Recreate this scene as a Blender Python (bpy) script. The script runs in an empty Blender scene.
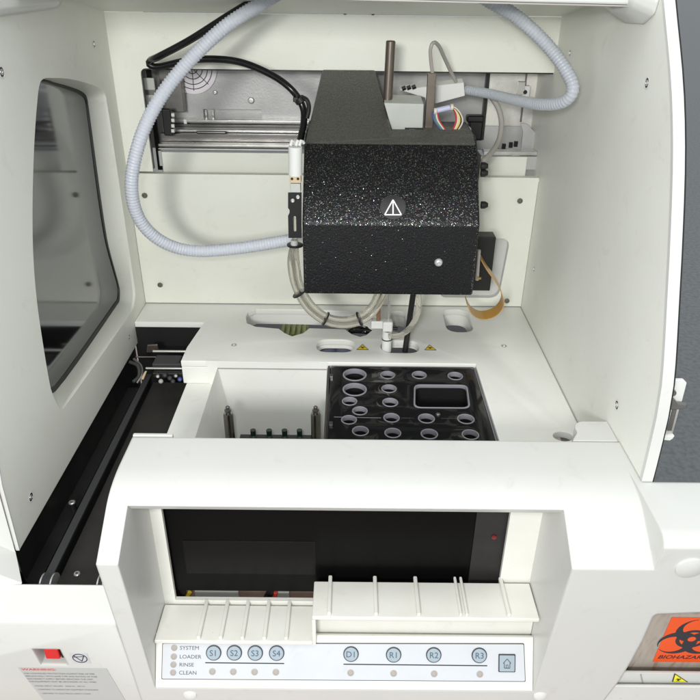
import bpy, bmesh, math, random
from mathutils import Vector, Matrix
random.seed(7)
C = bpy.context.scene
COL = C.collection
S = 0.01                      # all modelling below is in centimetres
R = math.radians

# ------------------------------------------------------------------ camera
F = 697.0; PITCH = R(28.9); ROLL = 0.0115; H = 50.0
F0 = Vector((0.002, math.cos(PITCH), -math.sin(PITCH))).normalized()
R0 = F0.cross(Vector((0, 0, 1))).normalized()
U0 = R0.cross(F0).normalized()
CR = R0*math.cos(ROLL) + U0*math.sin(ROLL)
CU = U0*math.cos(ROLL) - R0*math.sin(ROLL)
EYE = Vector((0, 0, H))
cam = bpy.data.objects.new('camera', bpy.data.cameras.new('camera')); COL.objects.link(cam)
m = Matrix((CR, CU, -F0)).transposed().to_4x4(); m.translation = EYE*S
cam.matrix_world = m
cam.data.sensor_width = 36; cam.data.lens = F/700*36; cam.data.clip_start = 0.02; cam.data.clip_end = 200
C.camera = cam

def ray(u, v): return (F0 + CR*((u-350)/F) + CU*((350-v)/F))
def PZ(u, v, z): d = ray(u, v); return EYE + d*((z-H)/d.z)
def PY(u, v, y): d = ray(u, v); return EYE + d*(y/d.y)
def PX(u, v, x): d = ray(u, v); return EYE + d*(x/d.x)
def PP(u, v, p, n): d = ray(u, v); return EYE + d*((Vector(p)-EYE).dot(n)/d.dot(n))
def V(*a): return Vector(a)

# ------------------------------------------------------------------ materials
def mat(name, col, rough=.5, metal=0, spec=.5, bump=0, bscale=400, var=0, vscale=12, trans=0, coat=0, ior=1.45, dist=.002, tint=None, dirt=0):
    m = bpy.data.materials.new(name); m.use_nodes = True
    nt = m.node_tree; b = nt.nodes['Principled BSDF']
    b.inputs['Base Color'].default_value = (*col, 1); b.inputs['Roughness'].default_value = rough
    b.inputs['Metallic'].default_value = metal; b.inputs['Specular IOR Level'].default_value = spec
    b.inputs['Transmission Weight'].default_value = trans; b.inputs['Coat Weight'].default_value = coat
    b.inputs['IOR'].default_value = ior
    tc = nt.nodes.new('ShaderNodeNewGeometry')
    if bump:
        n = nt.nodes.new('ShaderNodeTexNoise'); n.inputs['Scale'].default_value = bscale; n.inputs['Detail'].default_value = 3
        nt.links.new(tc.outputs['Position'], n.inputs['Vector'])
        bp = nt.nodes.new('ShaderNodeBump'); bp.inputs['Strength'].default_value = bump; bp.inputs['Distance'].default_value = dist
        nt.links.new(n.outputs[0], bp.inputs['Height']); nt.links.new(bp.outputs[0], b.inputs['Normal'])
    if var:
        n = nt.nodes.new('ShaderNodeTexNoise'); n.inputs['Scale'].default_value = vscale; n.inputs['Detail'].default_value = 5
        nt.links.new(tc.outputs['Position'], n.inputs['Vector'])
        mx = nt.nodes.new('ShaderNodeMix'); mx.data_type = 'RGBA'
        c2 = tint if tint else tuple(c*(1-var) for c in col)
        mx.inputs['A'].default_value = (*col, 1); mx.inputs['B'].default_value = (*c2, 1)
        rp = nt.nodes.new('ShaderNodeMapRange'); rp.inputs['From Min'].default_value = .42; rp.inputs['From Max'].default_value = .75
        nt.links.new(n.outputs[0], rp.inputs['Value']); nt.links.new(rp.outputs[0], mx.inputs['Factor'])
        last = mx.outputs['Result']
        if dirt:
            n2 = nt.nodes.new('ShaderNodeTexNoise'); n2.inputs['Scale'].default_value = 34; n2.inputs['Detail'].default_value = 8; n2.inputs['Roughness'].default_value = .7; n2.inputs['Distortion'].default_value = .6
            nt.links.new(tc.outputs['Position'], n2.inputs['Vector'])
            r2 = nt.nodes.new('ShaderNodeMapRange'); r2.inputs['From Min'].default_value = .58; r2.inputs['From Max'].default_value = .8; r2.inputs['To Max'].default_value = dirt
            nt.links.new(n2.outputs[0], r2.inputs['Value'])
            m2 = nt.nodes.new('ShaderNodeMix'); m2.data_type = 'RGBA'; nt.links.new(r2.outputs[0], m2.inputs['Factor']); nt.links.new(last, m2.inputs['A']); m2.inputs['B'].default_value = (col[0]*.6, col[1]*.57, col[2]*.5, 1)
            vo = nt.nodes.new('ShaderNodeTexVoronoi'); vo.inputs['Scale'].default_value = 42; nt.links.new(tc.outputs['Position'], vo.inputs['Vector'])
            sp = nt.nodes.new('ShaderNodeSeparateColor'); nt.links.new(vo.outputs['Color'], sp.inputs[0])
            rad = nt.nodes.new('ShaderNodeMath'); rad.operation = 'MULTIPLY_ADD'; nt.links.new(sp.outputs[0], rad.inputs[0]); rad.inputs[1].default_value = .16; rad.inputs[2].default_value = -.115
            lt = nt.nodes.new('ShaderNodeMath'); lt.operation = 'LESS_THAN'; nt.links.new(vo.outputs['Distance'], lt.inputs[0]); nt.links.new(rad.outputs[0], lt.inputs[1])
            k3 = nt.nodes.new('ShaderNodeMath'); k3.operation = 'MULTIPLY'; nt.links.new(lt.outputs[0], k3.inputs[0]); k3.inputs[1].default_value = .45
            m3 = nt.nodes.new('ShaderNodeMix'); m3.data_type = 'RGBA'; nt.links.new(k3.outputs[0], m3.inputs['Factor']); nt.links.new(m2.outputs['Result'], m3.inputs['A']); m3.inputs['B'].default_value = (.22, .19, .14, 1)
            last = m3.outputs['Result']
        nt.links.new(last, b.inputs['Base Color'])
        mr = nt.nodes.new('ShaderNodeMapRange'); mr.inputs['To Min'].default_value = rough*.85; mr.inputs['To Max'].default_value = min(1, rough*1.2)
        nt.links.new(n.outputs[0], mr.inputs['Value']); nt.links.new(mr.outputs[0], b.inputs['Roughness'])
    return m

M = {}
M['cream'] = mat('cream_paint', (.80, .81, .73), .4, bump=.35, bscale=700, var=.06, vscale=9, dist=.0005, tint=(.76, .765, .68), dirt=.3)
M['wall'] = mat('side_paint', (.84, .845, .78), .42, bump=.35, bscale=700, var=.07, vscale=7, dist=.0005, tint=(.79, .79, .72), dirt=.3)
M['deck'] = mat('deck_paint', (.84, .845, .80), .3, bump=.1, bscale=700, var=.05, vscale=10, dist=.0005, tint=(.80, .80, .75), dirt=.3)
M['white'] = mat('white_plastic', (.63, .635, .61), .3, bump=.15, bscale=900, var=.05, vscale=7, dist=.0004, tint=(.615, .615, .585), dirt=.3)
M['shelf'] = mat('shelf_plastic', (.78, .775, .72), .36, bump=.15, bscale=900, var=.06, vscale=25, dist=.0004, tint=(.74, .73, .67), dirt=.3)
M['black'] = mat('black_metal', (.012, .012, .012), .45, bump=.2, bscale=500, var=.4, vscale=30, dist=.0006)
M['blackfloor'] = mat('black_floor', (.022, .020, .019), .55, bump=.15, bscale=900, var=.3, vscale=30, dist=.0005)
M['belt'] = mat('belt_rubber', (.035, .036, .038), .6, bump=.2, bscale=900, dist=.0005)
M['screwmetal'] = mat('screw_metal', (.26, .25, .22), .35, metal=.9)
M['rubber'] = mat('black_rubber', (.012, .012, .012), .4)
M['cable'] = mat('black_cable', (.008, .008, .009), .22)
M['steel'] = mat('steel', (.74, .73, .70), .28, metal=.8, var=.2, vscale=60)
M['alu'] = mat('aluminium', (.80, .78, .73), .42, metal=.6, bump=.1, bscale=300, var=.3, vscale=25)
M['aluflat'] = mat('dull_aluminium', (.52, .52, .51), .42, metal=.25, bump=.1, bscale=300, var=.2, vscale=20)
M['darkalu'] = mat('dark_metal', (.22, .21, .20), .35, metal=.8, var=.3, vscale=40)
M['brown'] = mat('bronze_metal', (.19, .16, .135), .35, metal=.8, var=.3, vscale=40)
M['pinmetal'] = mat('pin_metal', (.30, .285, .26), .25, metal=1, var=.2, vscale=60)
M['faint'] = mat('painted_reflection', (.0042, .004, .004), .25, spec=.2)  # near-black tone standing in for a reflection on the viewing pane
M['copper'] = mat('copper', (.42, .24, .15), .4, metal=.7)
M['brass'] = mat('tan_fitting', (.60, .47, .30), .45)
M['acrylic'] = mat('smoked_acrylic', (.012, .012, .013), .1, coat=.2)
M['rim'] = mat('lilac_rim', (.26, .255, .285), .4)
M['hose'] = mat('frosted_hose', (.70, .73, .80), .28, trans=.3, ior=1.3)
M['hose2'] = mat('grey_hose', (.56, .59, .64), .3, trans=.15, ior=1.3)
for k in ('hose', 'hose2'):
    b_ = M[k].node_tree.nodes['Principled BSDF']; b_.inputs['Subsurface Weight'].default_value = .6; b_.inputs['Subsurface Scale'].default_value = .012; b_.inputs['Subsurface Radius'].default_value = (1, 1, 1)
M['clear'] = mat('clear_tube', (.80, .78, .70), .08, trans=.8, ior=1.3)
M['greytube'] = mat('grey_tube', (.38, .36, .33), .4)
M['lightgrey'] = mat('light_grey_plastic', (.50, .52, .48), .4, var=.05, vscale=40)
M['offwhite'] = mat('off_white_plastic', (.74, .74, .72), .4)
M['pane'] = mat('tinted_pane', (.20, .205, .215), .09, metal=1)
M['darkpane'] = mat('dark_pane', (.003, .003, .003), .3, spec=.12, bump=.05, bscale=20, dist=.001)
M['label'] = mat('panel_label', (.58, .60, .63), .3, var=.04, vscale=30, dirt=.2)
M['button'] = mat('blue_button', (.33, .40, .45), .3)
M['ink'] = mat('ink', (.03, .035, .045), .5)
M['blueink'] = mat('blue_ink', (.07, .10, .14), .5)
M['greyink'] = mat('grey_ink', (.09, .09, .095), .5)
M['led'] = mat('led_window', (.36, .33, .30), .35)
M['red'] = mat('red_switch', (.62, .02, .02), .35)
M['redink'] = mat('red_ink', (.7, .07, .05), .5)
M['warnlabel'] = mat('warning_paper', (.50, .51, .50), .45)
M['orange'] = mat('orange_label', (.92, .11, .02), .45, var=.05, vscale=30)
M['yellow'] = mat('yellow_label', (.85, .62, .03), .45)
M['yellow2'] = mat('bright_yellow', (.90, .82, .02), .45)
M['amber'] = mat('amber_ribbon', (.50, .28, .07), .3)
M['green'] = mat('green_connector', (.22, .25, .05), .5)
M['pcb'] = mat('circuit_board', (.08, .16, .07), .5)
M['gold'] = mat('gold_pin', (.7, .5, .2), .3, metal=1)
M['greenpeg'] = mat('dark_green_peg', (.008, .022, .017), .4)
M['lilac'] = mat('lilac_plastic', (.55, .57, .75), .4)
M['stickerwhite'] = mat('sticker_white', (.90, .85, .89), .4)
M['symwhite'] = mat('symbol_white', (.9, .9, .88), .3)
M['floor'] = mat('floor_grey', (.15, .16, .165), .6, bump=.03, bscale=160, var=.35, vscale=60, dist=.002)
M['table'] = mat('table_wood', (.38, .31, .28), .5, var=.25, vscale=30)
M['board'] = mat('brown_board', (.42, .29, .23), .6, var=.3, vscale=30)
M['glowred'] = mat('red_lens', (.16, .012, .015), .3)

M['w_r'] = mat('wire_red', (.5, .04, .05), .4); M['w_y'] = mat('wire_yellow', (.75, .6, .15), .4); M['w_w'] = mat('wire_cream', (.7, .65, .55), .4); M['w_b'] = mat('wire_blue', (.05, .07, .25), .4); M['w_g'] = mat('wire_green', (.04, .25, .12), .4); M['w_k'] = mat('wire_black', (.02, .02, .02), .4)
# black glitter paint: metal flakes in a hammered coat
def glitter(name, thr, val, nb):
    m = bpy.data.materials.new(name); m.use_nodes = True; nt = m.node_tree; N = nt.nodes; L = nt.links
    b = N['Principled BSDF']; g = N.new('ShaderNodeNewGeometry')
    vo = N.new('ShaderNodeTexVoronoi'); vo.inputs['Scale'].default_value = 1250; L.new(g.outputs['Position'], vo.inputs['Vector'])
    sep = N.new('ShaderNodeSeparateColor'); L.new(vo.outputs['Color'], sep.inputs[0])
    gt = N.new('ShaderNodeMath'); gt.operation = 'GREATER_THAN'; gt.inputs[1].default_value = thr; L.new(sep.outputs[0], gt.inputs[0])
    # random flake tilt
    sub = N.new('ShaderNodeVectorMath'); sub.operation = 'SUBTRACT'; sub.inputs[1].default_value = (.5, .5, .5)
    wn = N.new('ShaderNodeTexWhiteNoise'); L.new(vo.outputs['Position'], wn.inputs['Vector']); L.new(wn.outputs['Color'], sub.inputs[0])
    sc = N.new('ShaderNodeVectorMath'); sc.operation = 'SCALE'; sc.inputs['Scale'].default_value = .42; L.new(sub.outputs[0], sc.inputs[0])
    ns = N.new('ShaderNodeTexNoise'); ns.inputs['Scale'].default_value = 420; ns.inputs['Detail'].default_value = 2; L.new(g.outputs['Position'], ns.inputs['Vector'])
    bp = N.new('ShaderNodeBump'); bp.inputs['Strength'].default_value = nb; bp.inputs['Distance'].default_value = .0012; L.new(ns.outputs[0], bp.inputs['Height'])
    add = N.new('ShaderNodeVectorMath'); L.new(bp.outputs[0], add.inputs[0]); L.new(sc.outputs[0], add.inputs[1])
    nz = N.new('ShaderNodeVectorMath'); nz.operation = 'NORMALIZE'; L.new(add.outputs[0], nz.inputs[0])
    b.inputs['Base Color'].default_value = (.006, .006, .007, 1); b.inputs['Roughness'].default_value = .42; b.inputs['Specular IOR Level'].default_value = .35
    L.new(bp.outputs[0], b.inputs['Normal'])
    gl = N.new('ShaderNodeBsdfAnisotropic'); gl.inputs['Roughness'].default_value = .14
    hsv = N.new('ShaderNodeCombineColor'); hsv.mode = 'HSV'; L.new(sep.outputs[1], hsv.inputs[0]); hsv.inputs[1].default_value = .32; hsv.inputs[2].default_value = val
    L.new(hsv.outputs[0], gl.inputs['Color']); L.new(nz.outputs[0], gl.inputs['Normal'])
    mx = N.new('ShaderNodeMixShader'); L.new(gt.outputs[0], mx.inputs[0]); L.new(b.outputs[0], mx.inputs[1]); L.new(gl.outputs[0], mx.inputs[2])
    L.new(mx.outputs[0], N['Material Output'].inputs[0])
    return m
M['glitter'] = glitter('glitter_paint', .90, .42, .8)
M['glitter_dim'] = glitter('glitter_paint_shaded', .955, .10, .4)  # dimmer copy of the glitter: lower-face shade put into its flakes
M['topblack'] = mat('textured_dark_top', (.085, .083, .075), .26, bump=.5, bscale=500, var=.3, vscale=300, dist=.0012)

def stained():
    m = bpy.data.materials.new('stained_liner'); m.use_nodes = True; nt = m.node_tree; N = nt.nodes; L = nt.links
    b = N['Principled BSDF']; g = N.new('ShaderNodeNewGeometry')
    mp = N.new('ShaderNodeMapping'); mp.inputs['Scale'].default_value = (90, 90, 9); mp.inputs['Rotation'].default_value = (0, .35, 0); L.new(g.outputs['Position'], mp.inputs['Vector'])
    n = N.new('ShaderNodeTexNoise'); n.inputs['Scale'].default_value = 1; n.inputs['Detail'].default_value = 4; n.inputs['Distortion'].default_value = 1.2; L.new(mp.outputs[0], n.inputs['Vector'])
    r = N.new('ShaderNodeValToRGB'); r.color_ramp.elements[0].position = .33; r.color_ramp.elements[0].color = (.47, .42, .36, 1)
    r.color_ramp.elements[1].position = .68; r.color_ramp.elements[1].color = (.33, .22, .15, 1)
    e = r.color_ramp.elements.new(.52); e.color = (.42, .37, .32, 1)
    L.new(n.outputs[0], r.inputs[0]); L.new(r.outputs[0], b.inputs['Base Color']); b.inputs['Roughness'].default_value = .45
    return m
M['stained'] = stained()

# ------------------------------------------------------------------ object helpers
WL = {}     # world location of every object in metres
def link(o, parent, loc):
    COL.objects.link(o); WL[o.name] = loc.copy()
    if parent:
        o.parent = parent; o.location = loc - WL[parent.name]
    else: o.location = loc
    return o
def thing(name, label, cat, loc, group=None, kind=None):
    o = bpy.data.objects.new(name, None); o.empty_display_size = .02
    link(o, None, Vector(loc)*S); tag(o, label, cat, group, kind); return o
def tag(o, label=None, cat=None, group=None, kind=None):
    if label: o['label'] = label
    if cat: o['category'] = cat
    if group: o['group'] = group
    if kind: o['kind'] = kind
    return o
def sharp(me, ang=35):
    bm = bmesh.new(); bm.from_mesh(me)
    for f in bm.faces: f.smooth = True
    for e in bm.edges:
        e.smooth = not (len(e.link_faces) == 2 and e.calc_face_angle(0) > R(ang))
    bm.to_mesh(me); bm.free()
def obj(name, bm, material, parent=None, bevel=0, seg=3, label=None, ang=35, raw=False):
    me = bpy.data.meshes.new(name)
    bmesh.ops.remove_doubles(bm, verts=bm.verts, dist=1e-5) if not raw else None
    bmesh.ops.recalc_face_normals(bm, faces=bm.faces)
    xs = [v.co.x for v in bm.verts]; ys = [v.co.y for v in bm.verts]; zs = [v.co.z for v in bm.verts]
    o0 = Vector(((min(xs)+max(xs))/2, (min(ys)+max(ys))/2, min(zs)))
    for v in bm.verts: v.co = (v.co-o0)*S
    bm.to_mesh(me); bm.free()
    mats = material if isinstance(material, (list, tuple)) else [material]
    for k in mats: me.materials.append(M[k])
    o = bpy.data.objects.new(name, me); link(o, parent, o0*S)
    if bevel:
        for p in me.polygons: p.use_smooth = True
        md = o.modifiers.new('bevel', 'BEVEL'); md.width = bevel*S; md.segments = seg; md.limit_method = 'ANGLE'; md.angle_limit = R(30); md.harden_normals = True
    else: sharp(me, ang)
    if label: o['label'] = label
    return o
def B(): return bmesh.new()
def box(bm, x0, x1, y0, y1, z0, z1):
    vs = [bm.verts.new((x, y, z)) for x in (x0, x1) for y in (y0, y1) for z in (z0, z1)]
    for f in ((0, 1, 3, 2), (4, 6, 7, 5), (0, 4, 5, 1), (2, 3, 7, 6), (0, 2, 6, 4), (1, 5, 7, 3)): bm.faces.new([vs[i] for i in f])
    return bm
def hexa(bm, a, b):           # two quads (lists of 4 points) joined to a solid
    va = [bm.verts.new(p) for p in a]; vb = [bm.verts.new(p) for p in b]; n = len(a)
    bm.faces.new(va); bm.faces.new(vb[::-1])
    for i in range(n): bm.faces.new((va[i], vb[i], vb[(i+1) % n], va[(i+1) % n]))
    return bm
def prism(bm, pts, off):      # planar polygon swept along a vector
    off = Vector(off); return hexa(bm, [Vector(p) for p in pts], [Vector(p)+off for p in pts])
def loft(bm, loops, closed=True, cap0=False, cap1=False):
    rows = [[bm.verts.new(p) for p in l] for l in loops]; n = len(rows[0])
    for a, b in zip(rows, rows[1:]):
        for i in range(n if closed else n-1): bm.faces.new((a[i], a[(i+1) % n], b[(i+1) % n], b[i]))
    if cap0: bm.faces.new(rows[0][::-1])
    if cap1: bm.faces.new(rows[-1])
    return bm
def frame_of(ax):
    ax = ax.normalized(); t = V(0, 0, 1) if abs(ax.z) < .9 else V(1, 0, 0)
    a = ax.cross(t).normalized(); return a, ax.cross(a).normalized()
def cyl(bm, p, q, r, r2=None, n=20, cap=True):
    p = Vector(p); q = Vector(q); r2 = r if r2 is None else r2
    a, b = frame_of(q-p)
    l0 = [p+(a*math.cos(2*math.pi*i/n)+b*math.sin(2*math.pi*i/n))*r for i in range(n)]
    l1 = [q+(a*math.cos(2*math.pi*i/n)+b*math.sin(2*math.pi*i/n))*r2 for i in range(n)]
    return loft(bm, [l0, l1], True, cap, cap)
def lathe(bm, p, ax, prof, n=24):   # prof: (radius, height along axis)
    a, b = frame_of(Vector(ax)); ax = Vector(ax).normalized(); p = Vector(p)
    return loft(bm, [[p+ax*h+(a*math.cos(2*math.pi*i/n)+b*math.sin(2*math.pi*i/n))*max(r, 1e-3) for i in range(n)] for r, h in prof], True, True, True)
def spline(pts, step=.3):
    P = [Vector(p) for p in pts]; P = [P[0]*2-P[1]]+P+[P[-1]*2-P[-2]]; out = []
    for i in range(1, len(P)-2):
        a, b, c, d = P[i-1:i+3]; n = max(2, int((c-b).length/step))
        for k in range(n):
            t = k/n
            out.append(.5*((2*b)+(c-a)*t+(2*a-5*b+4*c-d)*t*t+(3*b-a-3*c+d)*t**3))
    out.append(P[-2]); return out
def tube(bm, pts, r, n=14, step=.3, wave=0, pitch=.42, r_end=None, flat=None):
    if wave: step = pitch/4
    L = spline(pts, step)
    # even resample
    D = [0]
    for a, b in zip(L, L[1:]): D.append(D[-1]+(b-a).length)
    tot = D[-1]; K = max(3, int(tot/step)); Q = []; j = 0
    for k in range(K+1):
        s = tot*k/K
        while j < len(D)-2 and D[j+1] < s: j += 1
        w = (s-D[j])/max(1e-9, D[j+1]-D[j]); Q.append(L[j].lerp(L[j+1], w))
    T = (Q[1]-Q[0]).normalized(); a, b = frame_of(T)
    if flat: b = Vector(flat[2]); 
    loops = []
    for k, q in enumerate(Q):
        T = (Q[min(k+1, K)]-Q[max(k-1, 0)]).normalized()
        if flat:
            b = Vector(flat[2]); a = T.cross(b).normalized()
            loops.append([q+a*flat[0]*sx+b*flat[1]*sy for sx, sy in ((-1, -1), (1, -1), (1, 1), (-1, 1))]); continue
        a = (a-T*a.dot(T)).normalized(); b = T.cross(a).normalized()
        rr = r if r_end is None else r+(r_end-r)*(k/K)
        if wave: rr += wave*(1 if (k % 4) in (1, 2) else -1)
        loops.append([q+(a*math.cos(2*math.pi*i/n)+b*math.sin(2*math.pi*i/n))*rr for i in range(n)])
    return loft(bm, loops, True, True, True)
def uv(*l):   # list of (u, v, depth) -> points
    return [PY(u, v, y) for u, v, y in l]
def fillet(pts, r, n=5):
    out = []; N = len(pts); rs = r if isinstance(r, (list, tuple)) else [r]*N
    for i in range(N):
        p = Vector(pts[i][:2]); a = Vector(pts[i-1][:2]); b = Vector(pts[(i+1) % N][:2]); rr = rs[i]
        if rr <= 0: out.append(tuple(p)); continue
        da = (a-p); db = (b-p); la, lb = da.length, db.length
        k = min(rr, la*.48, lb*.48); A = p+da/la*k; Bp = p+db/lb*k
        for j in range(n+1):
            t = j/n; out.append(tuple((1-t)**2*A+2*t*(1-t)*p+t*t*Bp))
    return out
def ell(cx, cy, rx, ry, n=32): return [(cx+rx*math.cos(2*math.pi*i/n), cy+ry*math.sin(2*math.pi*i/n)) for i in range(n)]
def plate(outer, holes, thick, bevel=0, xf=None):
    """flat sheet with holes: 2-D loops -> mesh (top face at local z=0, body below), xf maps (x,y,z) to world cm"""
    cu = bpy.data.curves.new('tmp', 'CURVE'); cu.dimensions = '2D'; cu.fill_mode = 'BOTH'
    for lp in [outer]+list(holes):
        sp = cu.splines.new('POLY'); sp.points.add(len(lp)-1)
        for i, p in enumerate(lp): sp.points[i].co = (p[0], p[1], 0, 1)
        sp.use_cyclic_u = True
    cu.extrude = thick/2-bevel; cu.bevel_depth = bevel; cu.bevel_resolution = 2; cu.offset = -bevel
    o = bpy.data.objects.new('tmp', cu); COL.objects.link(o)
    dg = bpy.context.evaluated_depsgraph_get(); dg.update()
    me = bpy.data.meshes.new_from_object(o.evaluated_get(dg)); bpy.data.objects.remove(o); bpy.data.curves.remove(cu)
    bm = bmesh.new(); bm.from_mesh(me); bpy.data.meshes.remove(me)
    xf = xf or (lambda x, y, z: V(x, y, z))
    for v in bm.verts: v.co = xf(v.co.x, v.co.y, v.co.z-thick/2)
    bmesh.ops.remove_doubles(bm, verts=bm.verts, dist=1e-4)
    return bm
def merge(bm, other):
    me = bpy.data.meshes.new('t'); other.to_mesh(me); other.free(); bm.from_mesh(me); bpy.data.meshes.remove(me); return bm
def basis(o, ax, ay, lift=0):
    ax = Vector(ax).normalized(); ay = Vector(ay).normalized(); az = ax.cross(ay); o = Vector(o)
    return lambda x, y, z: o+ax*x+ay*y+az*(z+lift)
def text(s, size, xf, thick=.02, align='CENTER', sx=1, shear=0, bold=0):
    cu = bpy.data.curves.new('tmp', 'FONT'); cu.body = s; cu.size = size; cu.align_x = align; cu.align_y = 'CENTER'; cu.extrude = 0; cu.resolution_u = 3; cu.shear = shear; cu.offset = bold
    o = bpy.data.objects.new('tmp', cu); COL.objects.link(o)
    dg = bpy.context.evaluated_depsgraph_get(); dg.update()
    me = bpy.data.meshes.new_from_object(o.evaluated_get(dg)); bpy.data.objects.remove(o); bpy.data.curves.remove(cu)
    bm = bmesh.new(); bm.from_mesh(me); bpy.data.meshes.remove(me)
    for v in bm.verts: v.co = xf(v.co.x*sx, v.co.y, thick)
    return bm
def boolean(o, cutter_bm):
    me = bpy.data.meshes.new('cut'); bmesh.ops.recalc_face_normals(cutter_bm, faces=cutter_bm.faces)
    loc = o.location
    for v in cutter_bm.verts: v.co = v.co*S-loc
    cutter_bm.to_mesh(me); cutter_bm.free()
    c = bpy.data.objects.new('cut', me); COL.objects.link(c); c.location = loc
    md = o.modifiers.new('b', 'BOOLEAN'); md.operation = 'DIFFERENCE'; md.solver = 'EXACT'; md.object = c
    dg = bpy.context.evaluated_depsgraph_get(); dg.update()
    new = bpy.data.meshes.new_from_object(o.evaluated_get(dg)); o.modifiers.clear(); old = o.data; o.data = new
    bpy.data.objects.remove(c); bpy.data.meshes.remove(old)
def copy_part(o, parent, delta, name=None):
    c = o.copy(); COL.objects.link(c); c.parent = parent; WL[c.name] = WL[o.name]+delta*S
    c.location = WL[c.name]-(WL[parent.name] if parent else V(0, 0, 0)); return c
def screw(parent, p, n, r=.32, name='screw', m='steel'):
    bm = B(); n = Vector(n).normalized()
    lathe(bm, Vector(p)-n*.05, n, [(r, 0), (r, .12), (r*.8, .2), (r*.45, .21), (r*.4, .05)], 16)
    return obj(name, bm, m, parent)
def recess_screw(parent, p, n, r=.42):
    """countersunk hole with a steel screw at its bottom"""
    n = Vector(n).normalized(); bm = B()
    a, b = frame_of(n)
    ring = lambda rr, h: [Vector(p)+n*h+(a*math.cos(k*math.pi/10)+b*math.sin(k*math.pi/10))*rr for k in range(20)]
    loft(bm, [ring(r*1.25, .02), ring(r, .05), ring(r*.92, .02)])
    o = obj('screw_rim', bm, 'offwhite', parent)
    bm = B(); bm.faces.new([bm.verts.new(q) for q in ring(r*.95, .012)]); o = obj('screw_socket', bm, 'rubber', parent)
    bm = B(); lathe(bm, Vector(p)+n*.013, n, [(r*.62, 0), (r*.6, .04), (r*.3, .045), (r*.28, .02)], 12); return obj('screw', bm, 'steel', parent)

# key planes
XR = PZ(521, 307, 0).x; XL = PZ(146, 302.5, 0).x; YB = PZ(333, 304.5, 0).y
print('XL XR YB', XL, XR, YB)

# ================================================================== SETTING
bm = B(); prism(bm, [V(-1500, -600, -75), V(6000, -600, -75), V(6000, 9000, -75), V(-1500, 9000, -75)], (0, 0, -2))
tag(obj('floor', bm, 'floor'), kind='structure')
bm = B(); box(bm, -110, 48, 20, 135, -27, -24)
tag(obj('table', bm, 'table', bevel=.3), 'pale pinkish wooden table top just visible beneath the machine', 'table')

# ================================================================== LEFT SIDE PANEL
t = thing('side_panel', 'cream left side panel holding the tall tinted window', 'panel', (XL, 80, -4))
pairs = [((41, 81), (38, 79)), ((54, 78), (56, 83)), ((70, 79), (70, 87)), ((88, 83.5), (80, 91)), ((101, 89), (85, 95)), ((106, 97), (87, 101)),
         ((127, 237), (106, 237)), ((135, 290), (119, 288)), ((134.5, 303), (119, 300)), ((132, 311), (117, 304)),
         ((63, 409), (55, 391)), ((57, 404), (36, 385)), ((50, 385), (28, 360)), ((38, 310), (16, 310)), ((33.5, 260), (10, 255)), ((32.5, 210), (8, 205)), ((34, 150), (10, 145)), ((37, 105), (18, 96))]
XG = XL-3.0
O = [PX(u, v, XL) for (u, v), _ in pairs]; G = [PX(u, v, XG) for _, (u, v) in pairs]
def yz(p): return (p.y, p.z)
def smooth_loop(P, keep=6):
    out = []; n = len(P)
    for i in range(n):
        a, b, c, d = P[i-1], P[i], P[(i+1) % n], P[(i+2) % n]
        for k in range(keep):
            t_ = k/keep; tt = .35
            l = (c-b).length
            m1 = (c-a)*.5; m2 = (d-b)*.5
            if m1.length > l*.9: m1 = m1.normalized()*l*.9
            if m2.length > l*.9: m2 = m2.normalized()*l*.9
            h = t_
            out.append((2*h**3-3*h*h+1)*b+(h**3-2*h*h+h)*m1+(-2*h**3+3*h*h)*c+(h**3-h*h)*m2)
    return out
Os = smooth_loop(O); Gs = smooth_loop(G)
prof = [(YB+20, -3.8), (YB+20, 62), (80, 62), (76.5, 52), (72, 47), (67, 40), (62.9, 33), (58.5, 22), (55, 11), (53.8, 4.7), (53.5, -3.8)]
bm = plate(prof, [[yz(p) for p in Os]], .4, 0, lambda a, b, c: V(XL+c, a, b))
for k in range(1): pass
obj('panel_sheet', bm, 'wall', t)
bm = B(); n = len(Os)
mid = [o.lerp(g, .12)+V(.12, 0, 0) for o, g in zip(Os, Gs)]
loft(bm, [Os, [o.lerp(g, .06)+V(-.05, 0, 0) for o, g in zip(Os, Gs)], [o.lerp(g, .9) for o, g in zip(Os, Gs)], Gs]); obj('window_reveal', bm, 'cream', t, ang=60)
cG = sum(Gs, V(0, 0, 0))/n
gzt = max(p.z for p in Gs)
def gw(p): return .25+.5*min(1, max(0, (gzt-p.z)/6))
bm = B(); loft(bm, [[p+V(.12, 0, 0) for p in Gs], [p+(cG-p).normalized()*gw(p)+V(.12, 0, 0) for p in Gs], [p+(cG-p).normalized()*(gw(p)+.05) for p in Gs]]); obj('window_gasket', bm, 'rubber', t)
bm = B(); bm.faces.new([bm.verts.new(p+V(.02, 0, 0)) for p in Gs]); prism(bm, [p+V(-.4, 0, 0) for p in Gs], (-.1, 0, 0)); obj('window_pane', bm, 'pane', t, label='dark tinted window pane that mirrors the chamber')
# edge trim strip on the panel's front edge
bm = B(); loft(bm, [[V(XL+dx, y+dy, z) for dx, dy in ((.04, -.07), (.04, .1), (-.3, .1), (-.3, -.07))] for y, z in prof[3:]], True, True, True)
obj('front_edge_trim', bm, 'white', t)
for u, v in ((1.5, 72), (94, 44), (31, 497), (129, 337), (96, 44)):
    if (u, v) == (96, 44): continue
    recess_screw(t, PX(u, v, XL+.01), (1, 0, 0), .5 if u < 60 else .4)
# left upper boss
bm = B()
hexa(bm, [PX(-25, -25, XL+.01), PX(56, -20, XL+.01), PX(51, 10, XL+.01), PX(-25, 20, XL+.01)], [p+V(1.6, 0, 0) for p in (PX(-25, -25, XL), PX(53, -22, XL), PX(46, 6, XL), PX(-25, 15, XL))])
obj('hood_hinge_cover', bm, 'white', t, bevel=.6, seg=4)

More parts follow.
